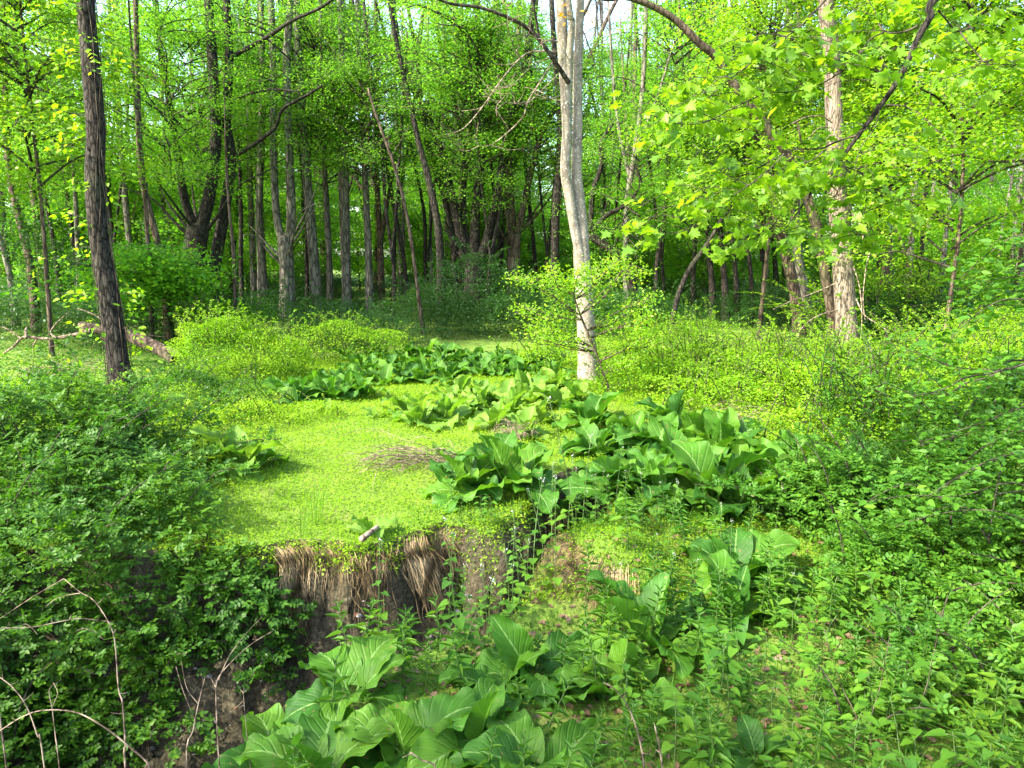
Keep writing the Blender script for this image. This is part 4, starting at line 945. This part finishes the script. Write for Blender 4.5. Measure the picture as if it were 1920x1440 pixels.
# ------------------------------------------------------------------ herbs of the near bank
def mustard_mesh(seed):
    g = np.random.default_rng(seed); st, lf, fl = MB(), MB(), MB()
    h = g.uniform(0.55, 0.85); bend = g.normal(0, 0.05, 2)
    zz = np.linspace(0, h, 7); sp = np.c_[bend[0] * (zz / h) ** 2, bend[1] * (zz / h) ** 2, zz]
    tube(st, sp, np.linspace(0.0035, 0.0015, 7), 5, 1)
    n_ = 17; z = np.linspace(0.06, h * 0.95, n_); a = 2.4 * np.arange(n_) + g.normal(0, 0.3, n_)
    c = np.stack([np.interp(z, zz, sp[:, q]) for q in range(3)], -1)
    d = np.c_[np.cos(a), np.sin(a), 0.15 + 0 * a]; s = np.interp(z / h, [0, 0.35, 1], [0.075, 0.06, 0.016]) * g.uniform(0.8, 1.15, n_)
    q = c + d * (s * 0.6)[:, None]
    for i_ in range(n_): tube(st, [c[i_], q[i_]], [0.0012, 0.001], 3, 1)
    leaves(lf, q, d + (0, 0, -0.35), np.c_[0.2 * d[:, :2], np.ones(n_)], s, s * 1.0, T_HEART)
    for i_ in range(9):
        zz_ = h + g.uniform(-0.08, 0.02); a_ = g.uniform(0, 6.28); p0 = np.array((bend[0], bend[1], zz_))
        tube(st, [p0, p0 + (0.02 * math.cos(a_), 0.02 * math.sin(a_), 0.03)], [0.001, 0.0008], 3, 1)
    c = np.array((bend[0], bend[1], h + 0.01)) + g.normal(0, 0.008, (8, 3))
    leaves(fl, c, rdir(8, 0.5), rdir(8, 1.5), 0.008, 0.007, T_QUAD)
    return st.mesh('stem', M['stem']), lf.mesh('leaves', M['herb'], False), fl.mesh('flowers', M['petal'], False)
def forb_mesh(seed):
    g = np.random.default_rng(seed); st, lf = MB(), MB()
    h = g.uniform(0.28, 0.48); bend = g.normal(0, 0.05, 2)
    zz = np.linspace(0, h, 6); sp = np.c_[bend[0] * (zz / h) ** 2, bend[1] * (zz / h) ** 2, zz]
    tube(st, sp, np.linspace(0.0032, 0.0015, 6), 5, 1)
    n_ = 26; z = h * np.linspace(0.12, 1, n_) ; a = 2.4 * np.arange(n_) + g.normal(0, 0.2, n_)
    c = np.stack([np.interp(z, zz, sp[:, q]) for q in range(3)], -1)
    lift = np.interp(z / h, [0, 0.7, 1], [0.0, 0.5, 2.2])
    s = np.interp(z / h, [0, 0.5, 0.85, 1], [0.07, 0.10, 0.075, 0.035]) * g.uniform(0.8, 1.2, n_)
    d = np.c_[np.cos(a), np.sin(a), lift]
    leaves(lf, c, d, np.c_[-lift[:, None] * 0.4 * d[:, :2], np.ones(n_)], s, s * 0.26, T_LANCE)
    return st.mesh('stem', M['stem']), lf.mesh('leaves', M['herb'], False)
def round_mesh(seed):
    g = np.random.default_rng(seed); st, lf = MB(), MB()
    h = g.uniform(0.12, 0.26)
    tube(st, [(0, 0, 0), (0.01, 0, h * 0.6), (0, 0.01, h)], [0.0025, 0.002, 0.001], 4, 2)
    n_ = 9; z = h * np.linspace(0.35, 1.0, n_); a = 2.1 * np.arange(n_) + g.normal(0, 0.3, n_); s = g.uniform(0.035, 0.06, n_)
    d = np.c_[np.cos(a), np.sin(a), 0.2 + 0 * a]; c = np.c_[0 * z, 0 * z, z]
    for i_ in range(n_): tube(st, [c[i_], c[i_] + d[i_] * 0.03], [0.001, 0.001], 3, 1)
    leaves(lf, c + d * 0.03, d + (0, 0, -0.3), np.c_[0.3 * d[:, :2], np.ones(n_)], s, s * 0.8, T_HEART)
    return st.mesh('stem', M['stem']), lf.mesh('leaves', M['herb'], False)
MU, FO, RO = [mustard_mesh(q) for q in range(5)], [forb_mesh(q + 40) for q in range(6)], [round_mesh(q + 80) for q in range(5)]
def herb(name, label, cat, grp, ms, x, y, s):
    root = thing(name, label, cat, (x, y, max(gz(x, y), -0.8)), rng.uniform(0, 6.28), grp)
    rot = (rng.normal(0, 0.08), rng.normal(0, 0.08), 0)
    for nm, me in zip(('stem', 'leaves', 'flowers'), ms):
        put(nm, me, root, (0, 0, 0), rot, float(s))
for px, py in [(655, 1290), (672, 1300), (690, 1285), (715, 1300), (845, 1290), (860, 1300), (870, 1275), (890, 1240), (905, 1200), (925, 1230), (950, 1180), (975, 1215), (985, 1150), (1000, 1190), (1020, 1160), (1035, 1120), (1060, 1100), (1075, 1120), (865, 1330), (880, 1255), (1010, 1120), (930, 1290), (960, 1240), (1040, 1200), (1090, 1090)]:
    g_ = G(px, py, -0.45)
    herb('garlic_mustard', 'tall garlic mustard stem with heart leaves and white tip growing at the gully mouth', 'plant', 'garlic mustard at the gully mouth', MU[rng.integers(0, 5)], g_[0], g_[1], rng.uniform(0.75, 1.1))
for px, py in [(1080, 1000), (1120, 1010), (1150, 1020), (1095, 985), (1170, 1000), (1205, 1015), (1140, 985), (1230, 1000), (1110, 960), (1270, 985)]:
    g_ = G(px, py, -0.05)
    herb('garlic_mustard', 'garlic mustard stem in the sun above the tan root clump', 'plant', 'garlic mustard above the root clump', MU[rng.integers(0, 5)], g_[0], g_[1], rng.uniform(0.45, 0.7))
k_ = 0
for q in range(1000):
    x, y = rng.uniform(-0.9, 2.4), rng.uniform(2.0, 4.1)
    if x < 0.3 and rng.random() < 0.6: continue
    if float(ditch(np.array([x]), np.array([y]))[0]) > 0.55 or (x > 1.1 and rng.random() < 0.35): continue
    herb('lance_forb', 'upright lance-leaved forb of the near bank, one of many alike', 'plant', 'lance-leaved forbs on the near bank', FO[rng.integers(0, 6)], x, y, rng.uniform(0.5, 0.95))
    k_ += 1
    if k_ >= 105: break
k_ = 0
for q in range(1000):
    x, y = rng.uniform(0.4, 3.2), rng.uniform(2.0, 4.4)
    if float(ditch(np.array([x]), np.array([y]))[0]) > 0.3 or tuss(x, y): continue
    herb('round_leaf_seedling', 'short round-leaved seedling over the leaf litter, one of many alike', 'plant', 'round-leaved seedlings on the leaf litter', RO[rng.integers(0, 5)], x, y, rng.uniform(0.8, 1.4))
    k_ += 1
    if k_ >= 170: break
for q in range(46):
    px, py = rng.uniform(1090, 1480), rng.uniform(960, 1170)
    g_ = G(px, py, -0.1)
    if float(ditch(g_[:1], g_[1:2])[0]) > 0.2 or tuss(g_[0], g_[1]): continue
    if q % 3: herb('lance_forb', 'thin lance-leaved forb on the turf right past the gully, one of many alike', 'plant', 'lance-leaved forbs past the gully', FO[q % 6], g_[0], g_[1], rng.uniform(0.45, 0.8))
    else: herb('garlic_mustard', 'garlic mustard stem among forbs on the turf past the gully, one of many alike', 'plant', 'garlic mustard past the gully', MU[q % 5], g_[0], g_[1], rng.uniform(0.4, 0.65))
for q in range(20):
    px, py = rng.uniform(830, 940), rng.uniform(985, 1120)
    g_ = G(px, py, -0.3)
    herb('round_leaf_seedling', 'small weed rooted on the slumped slope where the lawn meets the gully', 'plant', 'weeds on the slumped slope', RO[q % 5], g_[0], g_[1], rng.uniform(0.6, 1.1))
# grass tuft in the corner, reed stems on the lawn
def tuft(label, b, n, L, w, spread):
    mb_ = MB(); a = rng.uniform(0, 6.28, n)
    d = np.c_[np.cos(a) * spread, np.sin(a) * spread, np.ones(n)]
    pb = np.array(b) + np.c_[np.cos(a), np.sin(a), 0 * a] * rng.uniform(0, 0.06, n)[:, None]
    for i_ in range(n):
        l = L * rng.uniform(0.5, 1.1); dd = unit(d[i_] * (1, 1, 1)); o = unit(np.array((d[i_][0], d[i_][1], 0)))
        tt = np.linspace(0, 1, 6)[:, None]
        c = pb[i_] + dd * l * tt + o * l * spread * 0.7 * tt ** 2 - np.array((0, 0, 1)) * l * spread * 0.8 * tt ** 2.4
        s_ = np.cross(o, (0, 0, 1)); ww = w * np.array([0.7, 1, 1, 0.8, 0.5, 0.05])[:, None]
        V = np.stack([c - s_ * ww, c + s_ * ww], 1).reshape(-1, 3)
        mb_.add(V, np.array([(2 * e, 2 * e + 1, 2 * e + 3, 2 * e + 2) for e in range(5)]))
    o = put('grass_tuft', mb_.mesh('grass_tuft', M['herb'], offset=b), None, b)
    return tag(o, label, 'grass tuft')
b = G(1890, 1450, -0.2); tuft('arching grass tuft at the corner of the near bank', b, 60, 0.5, 0.004, 0.8)
b = G(1730, 1480, -0.2); tuft('smaller arching grass tuft beside the corner tuft', b, 30, 0.4, 0.0035, 0.8)
b = G(590, 985, 0); tuft('tall thin rush stems standing on the lawn near the ditch edge', b, 16, 0.55, 0.0022, 0.12)
b = G(565, 1010, 0); tuft('short thin rush stems right above the hanging roots', b, 10, 0.35, 0.0022, 0.15)

# ------------------------------------------------------------------ hanging roots at the ditch rim
def lip(x):
    yy = np.linspace(5.6, 3.6, 401)
    d = ditch(np.full(401, float(x)), yy)
    k = np.argmax(d > 0.03)
    return yy[k] if d[k] > 0.03 else None
def roots(label, rim, n, L, lean=(0, 0), flare=0.09, drape=False):
    """rim: polyline of world points along the turf edge"""
    rim = np.array(rim) + (0, 0.05, -0.03); b = rim.mean(0); mb_ = MB()
    for _ in range(n):
        if _ % 9 == 0: tb, lb, wb = rng.uniform(0, len(rim) - 1), rng.uniform(0.25, 1.0), rng.normal(0, 0.03, 3)
        t_ = float(np.clip(tb + rng.normal(0, 0.07), 0, len(rim) - 1.001)); i_ = int(min(t_, len(rim) - 2)); p0 = rim[i_] + (rim[i_ + 1] - rim[i_]) * (t_ - i_) + rng.normal(0, 0.018, 3)
        ly = lip(p0[0]) if p0[0] < -0.25 else None
        if ly: p0[1] = ly + rng.uniform(0.0, 0.03); p0[2] = gz(p0[0], p0[1]) - rng.uniform(0, 0.03)
        tg = unit(rim[i_ + 1] - rim[i_]); out = np.array((tg[1], -tg[0], 0))
        if out[1] > 0: out = -out
        l = L * lb * rng.uniform(0.5, 1.15)
        q1 = p0 + out * (0.015 + flare * rng.uniform(0.0, 1.0) ** 2) + (0, 0, rng.uniform(-0.10, -0.03))
        q2 = q1 + np.array((lean[0], lean[1], -1)) * l * 0.5 + rng.normal(0, 0.022, 3)
        q3 = q2 + np.array((lean[0] * 0.8, lean[1], -1)) * l * 0.5 + rng.normal(0, 0.02, 3) + wb
        w = rng.uniform(0.0006, 0.0024)
        Q = np.array([p0 - out * 0.05, q1, (q1 + q2) / 2 + rng.normal(0, 0.012, 3), q2, (q2 + q3) / 2 + rng.normal(0, 0.012, 3), q3])
        if drape: Q[:, 2] = np.maximum(Q[:, 2], ground_z(Q[:, 0], Q[:, 1]) + rng.uniform(0.004, 0.03))
        tube(mb_, Q, [w, w, w, w * 0.8, w * 0.6, w * 0.3], 3, 3)
    o = put('root_fringe', mb_.mesh('root_fringe', M['root'], offset=b), None, b)
    return tag(o, label, 'roots')
rim1 = [G(470, 1078, 0.0), G(505, 1065, 0.0), G(560, 1048, 0.0), G(610, 1020, 0.0), G(655, 1008, 0.0)]
roots('long curtain of tan roots hanging from the turf edge beside the rose bush', rim1, 900, 0.72)
roots('short ragged fringe of tan roots under the turf by the bleached stick', [G(640, 1012, 0), G(700, 1003, 0), G(765, 1000, 0)], 320, 0.34, flare=0.06)
roots('narrow strand of tan roots hanging down the middle of the soil bank', [G(695, 1005, 0), G(720, 1003, 0)], 120, 0.6, flare=0.06)
roots('swept mat of tan roots combed sideways down the bank to the gully', [G(755, 1000, 0), G(800, 1003, -0.02), G(850, 1030, -0.06), G(880, 1070, -0.12)], 620, 0.58, (0.35, -0.08))
roots('dark root strands in the shade under the big cabbage at the gully head', [G(960, 965, -0.1), G(1000, 960, -0.1), G(1060, 955, -0.1)], 110, 0.4)
tq = [(0.30, 4.62), (0.33, 4.42), (0.42, 4.25), (0.58, 4.14), (0.74, 4.12)]
roots('sunlit tan root clump on the near side of the gully', [(x, y, gz(x, y) + 0.03) for x, y in tq], 620, 0.34, (-0.45, -0.62), 0.05, True)
# dry brush heap and small dead grass tuft
def heap(label, c, n, sx, sy, L, d0, h=0.12):
    mb_ = MB(); c = np.array(c)
    for _ in range(n):
        p0 = c + np.clip(rng.normal(0, 1, 3), -1.8, 1.8) * (sx, sy, 0); p0[2] = c[2] + abs(rng.normal(0, h * 0.5))
        d = unit(np.array(d0) + rng.normal(0, 0.45, 3) * (1, 1, 0.35)); l = L * rng.uniform(0.4, 1.2)
        w = rng.uniform(0.001, 0.0035)
        tube(mb_, [p0, p0 + d * l * 0.5 + (0, 0, h * 0.25), p0 + d * l - (0, 0, h * 0.15)], [w, w, w * 0.4], 3, 3)
    o = put('brush_heap', mb_.mesh('brush_heap', M['dead'], offset=c), None, c)
    return tag(o, label, 'brush heap')
heap('dry tan brush heap lying on the lawn next to the big dark cabbage', G(810, 870, 0.03), 170, 0.26, 0.15, 0.45, (-0.8, -0.45, 0), 0.16)
heap('small tuft of dry grass lying behind the big dark cabbage', G(955, 818, 0.02), 120, 0.12, 0.08, 0.2, (0.3, -0.3, 0.2), 0.1)
heap('tangle of dry twigs under the sunny bramble edge', G(1360, 790, 0.05), 90, 0.22, 0.15, 0.45, (0.8, -0.3, 0.1), 0.16)
heap('flattened dry brush on the grass left of the dark ridge-barked tree', G(80, 705, 0.05), 200, 0.28, 0.18, 0.6, (1, -0.1, 0), 0.15)

# ------------------------------------------------------------------ dead wood
b = P(210, 640, 12.3); b[2] = gz(b[0], b[1])
t = thing('fallen_log', 'broken fallen log with bare forked branches lying behind the dark ridge-barked tree', 'log', b)
mb = MB(); p_, r_ = stem_world([(332, 672), (300, 655), (262, 638), (230, 625), (152, 612)], 12.2, 26, 20, 0.6)
tube(mb, p_, r_, 12, 4, 0.07)
put('trunk', mb.mesh('trunk', M['brown'], offset=b), t)
for path, w0, w1 in (([(170, 620), (120, 632), (80, 635), (45, 632), (25, 650), (8, 662)], 11, 6), ([(50, 634), (48, 622), (50, 614)], 8, 6), ([(105, 634), (95, 622), (112, 600), (130, 585)], 5, 2), ([(205, 612), (185, 595), (165, 585), (145, 578)], 5, 3),
                     ([(100, 634), (108, 645), (90, 652)], 4, 2), ([(40, 635), (10, 615), (-20, 608)], 4, 2), ([(240, 622), (275, 628), (310, 632)], 3, 1.5), ([(70, 635), (62, 650), (66, 668), (82, 672)], 4, 1.5), ([(195, 630), (180, 640), (172, 655)], 3, 1.5)):
    mb = MB(); p_, r_ = stem_world(path, 12.6, w0 * 0.7, w1 * 0.6, 0.2); tube(mb, p_, r_, 7, 4, 0.05)
    put('branch', mb.mesh('branch', M['dead'], offset=b), t)
mb = MB(); p_ = [G(677, 1012, 0.03), G(688, 1003, 0.06), G(708, 988, 0.07)]; c = p_[1]
tube(mb, p_, [0.022, 0.02, 0.014], 8, 4, 0.06)
tag(put('driftwood_stick', mb.mesh('driftwood_stick', M['dead'], offset=c), None, c), 'short bleached stick jutting from the turf edge over the ditch', 'stick')
def cane(label, Y_, path, w0, w1, sub=(), dy=0.0, name='dead_cane', mat='dead'):
    p_, r_ = stem_world(path, Y_, w0 * 0.75, w1 * 0.75, dy)
    b_ = np.array((p_[0][0], p_[0][1], gz(p_[0][0], p_[0][1])))
    p_ = np.vstack([b_ + (0, 0, -0.03), p_]); r_ = np.r_[r_[0], r_]
    mb_ = MB(); tube(mb_, p_, r_ * np.linspace(1.1, 0.75, len(r_)), 6, 4, 0.05)
    pf, rf = catmull(p_, r_, 4)
    for k_ in range(3, len(pf) - 1, 2):                # nodes with stubs of broken side twigs
        d_ = rdir(1)[0]; l_ = rng.uniform(0.006, 0.05) if rng.random() < 0.6 else 0.004
        tube(mb_, [pf[k_] - d_ * rf[k_] * 0.5, pf[k_] + d_ * (rf[k_] * 1.3 + 0.3 * l_), pf[k_] + d_ * (rf[k_] + l_) + (0, 0, 0.2 * l_)], [rf[k_] * 0.8, rf[k_] * 0.45, rf[k_] * 0.15], 5, 2)
    for s_, w in sub:
        q_, rr = stem_world(s_, Y_, w, 1.0, dy * 0.5); tube(mb_, q_, rr, 5, 3)
    return tag(put(name, mb_.mesh(name, M[mat], offset=b_), None, b_), label, 'dead stem' if mat == 'dead' else 'stem')
cane('tall pale dead cane bent over at the top before the dark rose bush', 2.6, [(236, 1450), (235, 1400), (230, 1320), (222, 1290), (215, 1200), (200, 1160), (175, 1125), (150, 1110), (120, 1085)], 5, 2.4, [([(150, 1112), (110, 1120), (85, 1138)], 2), ([(120, 1085), (60, 1120), (0, 1160)], 2.6)], 0.3)
cane('low dead cane arched in a long bow across the ditch', 2.5, [(285, 1445), (240, 1398), (190, 1360), (140, 1335), (80, 1332), (40, 1345), (0, 1370)], 5, 3.5, (), 0.2)
cane('dead cane forked in a wide vee beside the broad rim leaves', 2.75, [(412, 1445), (408, 1380), (405, 1300), (410, 1270), (440, 1235), (475, 1205), (512, 1183)], 4, 2, [([(410, 1275), (430, 1230), (460, 1190), (492, 1155)], 2.6), ([(405, 1290), (395, 1270)], 2)], 0.2)
cane('short grey dead stalk leaning left of the forked cane', 2.75, [(350, 1445), (362, 1370), (372, 1320), (385, 1268)], 4, 2.4, [([(372, 1320), (350, 1290), (340, 1240)], 1.4), ([(366, 1350), (345, 1300), (330, 1250)], 1.2)], 0.2)
cane('slender dead stalk with a dry seed head over the broad rim leaves', 2.7, [(470, 1445), (462, 1370), (457, 1310), (457, 1290)], 2.2, 1.4, [([(457, 1300), (450, 1292)], 2.5), ([(457, 1298), (466, 1290)], 2.5), ([(458, 1312), (444, 1326)], 1.2)], 0.1)
cane('thin tan dead cane at the left picture edge, bowing outward', 2.4, [(84, 1445), (70, 1380), (50, 1325), (25, 1290), (0, 1270)], 3.4, 3, (), 0.1)
cane('wiry dead stem with a curled dry tip between the bowed canes', 2.5, [(112, 1445), (105, 1390), (98, 1330), (92, 1295), (104, 1280), (98, 1285)], 2.6, 1.4, [([(98, 1325), (108, 1300), (100, 1280)], 1.2)], 0.1)
cane('straight level twig with dry bracts across the dark rose bush', 2.9, [(-20, 1180), (0, 1178), (60, 1176), (110, 1166), (150, 1160), (190, 1164), (215, 1168)], 4, 1.6, [([(130, 1163), (134, 1152)], 2), ([(140, 1162), (146, 1154)], 2), ([(160, 1162), (165, 1170)], 1.6)], 0.2)
cane('curved tan dead stalk on the near bank before the cupped cabbage leaf', 2.5, [(1208, 1450), (1202, 1400), (1190, 1355), (1172, 1315), (1150, 1290), (1132, 1280)], 6, 4)
cane('short tan dead stalk beside the curved one on the near bank', 2.45, [(1242, 1450), (1236, 1400), (1228, 1362)], 6, 5)
cane('crooked pale twig lying among the leaves at the lower picture edge', 2.3, [(820, 1450), (790, 1425), (772, 1412), (768, 1410)], 5, 3, [([(772, 1412), (755, 1420)], 2)])
for px, dx, lab in ((1595, -50, 'wiry brown bare stem leaning over the leaf litter'), (1640, 30, 'straight brown bare stem beside the leaning wiry one'), (1725, 35, 'taller bare brown stem carrying a leafy tip in the airy rose bush')):
    cane(lab, 2.7, [(px, 1440), (px - dx * 0.3, 1360), (px + dx * 0.4, 1280), (px + dx, 1180)], 2.8, 1.8, (), 0.2, 'bare_stem', 'brown')

# ------------------------------------------------------------------ overhanging maple on the right
b = np.array((4.9, 3.4, 0.0)); b[2] = gz(b[0], b[1])
t = thing('overhanging_maple', 'maple whose dark limb hangs into view with broad lobed yellow-green leaves', 'tree', b)
mb, tw, lm = MB(), MB(), MB()
tube(mb, [b - (0, 0, 0.2), b + (0.05, 0, 2), b + (0, 0.1, 4.2), b + (-0.1, 0.1, 6.5)], [0.2, 0.15, 0.13, 0.08], 14, 5, 0.03)
D = 4.2
limb, r_ = stem_world([(1765, -15), (1745, 30), (1722, 70), (1690, 140), (1650, 200), (1612, 250), (1582, 292), (1560, 325), (1530, 350), (1500, 392)], D, 13, 3.5, 0.0)
limb = np.vstack([b + (0, 0.1, 4.4), b + (-0.7, 0.3, 5.0), limb[0] + (0.6, -0.1, 0.55), limb]); r_ = np.r_[0.045, 0.036, 0.026, r_]
tube(mb, limb, r_, 8, 4, 0.03)
BR = [([(1722, 48), (1700, 58), (1670, 62), (1650, 50), (1640, 20), (1622, -10)], 4.5), ([(1658, 60), (1630, 75), (1610, 105), (1570, 140), (1510, 168), (1440, 172), (1400, 150)], 3.4), ([(1606, 254), (1570, 265), (1540, 278), (1500, 280), (1470, 288), (1390, 330), (1350, 320), (1300, 270)], 4.2),
      ([(1548, 280), (1520, 302), (1485, 315), (1468, 335), (1465, 400)], 3.2), ([(1582, 312), (1610, 322), (1650, 342), (1685, 370), (1690, 410)], 2.8), ([(1580, 310), (1602, 332), (1625, 360), (1622, 400), (1640, 440)], 2.6), ([(1588, 320), (1572, 355), (1560, 380)], 2.4),
      ([(1548, 0), (1500, 50), (1450, 85), (1400, 125), (1360, 155), (1320, 190), (1280, 205)], 3.6), ([(1500, 45), (1480, 60), (1440, 55), (1400, 80), (1370, 60)], 2.6), ([(1760, 20), (1800, 60), (1840, 30), (1900, 10)], 3.4), ([(1700, 120), (1690, 90), (1665, 100), (1640, 160)], 2.4), ([(1650, 200), (1640, 240), (1612, 280), (1600, 330)], 2.2),
      ([(1470, 288), (1440, 320), (1400, 350), (1340, 390), (1290, 430), (1240, 440)], 2.6), ([(1390, 330), (1350, 360), (1300, 380), (1240, 390)], 2.2), ([(1440, 172), (1380, 200), (1320, 230), (1260, 230), (1220, 215)], 2.4), ([(1500, 392), (1460, 440), (1420, 450)], 2.2), ([(1465, 400), (1440, 430), (1400, 420)], 1.8),
      ([(1800, 60), (1840, 110), (1870, 130), (1910, 120)], 2.6), ([(1560, 130), (1500, 100), (1440, 110), (1390, 100)], 2.4), ([(1330, 120), (1320, 150), (1290, 170)], 1.8), ([(1640, 440), (1600, 440), (1560, 430)], 1.6)]
for path, w in BR:
    dy = rng.uniform(-0.35, 0.55); tw = MB()
    p_, r_ = stem_world(path, D, w, 1.2, dy)
    tube(tw, p_, r_, 5, 4)
    L_ = np.linalg.norm(np.diff(p_, axis=0), axis=1).sum()
    m_ = int(14 * L_ / 0.28)
    for tt in rng.uniform(0.25, 1.0, m_ // 3 + 2):
        k_ = tt * (len(p_) - 1); i_ = int(min(k_, len(p_) - 2)); q = p_[i_] + (p_[i_ + 1] - p_[i_]) * (k_ - i_)
        d = unit(flatdir(1, 0.25)[0] * (1, 0.8, 1)); l = rng.uniform(0.12, 0.4)
        e = q + d * l + (0, 0, -0.04)
        tube(tw, [q, q + d * l * 0.5 + (0, 0, 0.02), e], [0.0022, 0.0016, 0.001], 4, 2)
        n_ = rng.integers(5, 10)
        f = rng.uniform(0.3, 1.05, n_)[:, None]
        pp = q + (e - q) * f + rng.normal(0, 0.03, (n_, 3)) * (1, 1, 0.5)
        s = rng.uniform(0.036, 0.074, n_)
        leaves(lm, pp, flatdir(n_, 0.2) + d * 0.6 + (0, 0, -0.45), rdir(n_, 1.8), s, s * 0.95, T_MAPLE)
    put('branch', tw.mesh('branch', M['twig'], offset=b), t)
put('trunk', mb.mesh('trunk', M['dark'], offset=b), t)
put('leaves', lm.mesh('leaves', M['maple'], False, b), t)
# right edge: arching leafy branches of a shrub standing just out of view
b = np.array((3.3, 3.7, 0.0)); b[2] = gz(b[0], b[1])
t = thing('arching_shrub', 'shrub with long thin arching branches reaching in over the bramble field', 'shrub', b)
tw, lm = MB(), MB()
for path, w in (([(1990, 690), (1900, 690), (1860, 700), (1810, 708), (1780, 725), (1740, 738), (1705, 742)], 5), ([(1990, 720), (1930, 715), (1870, 695), (1800, 690), (1740, 670), (1660, 640)], 3), ([(1990, 480), (1920, 440), (1860, 470), (1780, 540)], 3), ([(2000, 760), (1900, 770), (1820, 800), (1720, 830)], 3),
                ([(1990, 860), (1900, 850), (1820, 880), (1740, 930)], 3.5), ([(2000, 940), (1900, 905), (1800, 930), (1700, 930), (1600, 945)], 3.4), ([(2000, 1000), (1880, 960), (1780, 960), (1680, 985)], 3), ([(1990, 600), (1900, 560), (1830, 590), (1770, 650)], 3), ([(1990, 540), (1900, 520), (1840, 530)], 3)):
    for rep in range(2):
        p_, r_ = stem_world([(x, y + rng.normal(0, 12)) for x, y in path] if rep else path, 3.7 + rep * 0.35, w, 1.2, rng.uniform(-0.2, 0.4))
        tw = MB(); p_ = np.vstack([b + (0.9, 0, 0), (p_[0] + b + (0.9, 0, 0.6)) / 2 + (0.2, 0, 0), p_]); r_ = np.r_[r_[0] * 1.5, r_[0] * 1.2, r_]
        tube(tw, p_, r_, 5, 4); put('stem', tw.mesh('stem', M['twig'], offset=b), t)
        n_ = 75
        tt = rng.uniform(2.6, len(p_) - 1, n_)
        pp = np.stack([np.interp(tt, np.arange(len(p_)), p_[:, e]) for e in range(3)], -1) + rng.normal(0, 0.05, (n_, 3))
        s = rng.uniform(0.035, 0.065, n_)
        leaves(lm, pp, flatdir(n_, 0.25) + (-0.4, 0, 0), rdir(n_, 2.0), s, s * 0.55, T_OVATE)
put('foliage', lm.mesh('foliage', M['rose2'], False, b), t)

# two trees behind and left of the viewer: they shade the ditch and the near bank
for x, y, s, lab in ((-10.9, -2.0, 0.8, 'tree standing out of view behind the viewer, shading the ditch'), (-7.6, -2.9, 0.85, 'second tree behind the viewer, shading the near bank')):
    r0 = thing('shade_tree', lab, 'tree', (x, y, 0), rng.uniform(0, 6.28))
    put('trunk', TR[1], r0)
    add_crown(r0, CROWN[2], (0, 0, 1.0), 1.0, s)
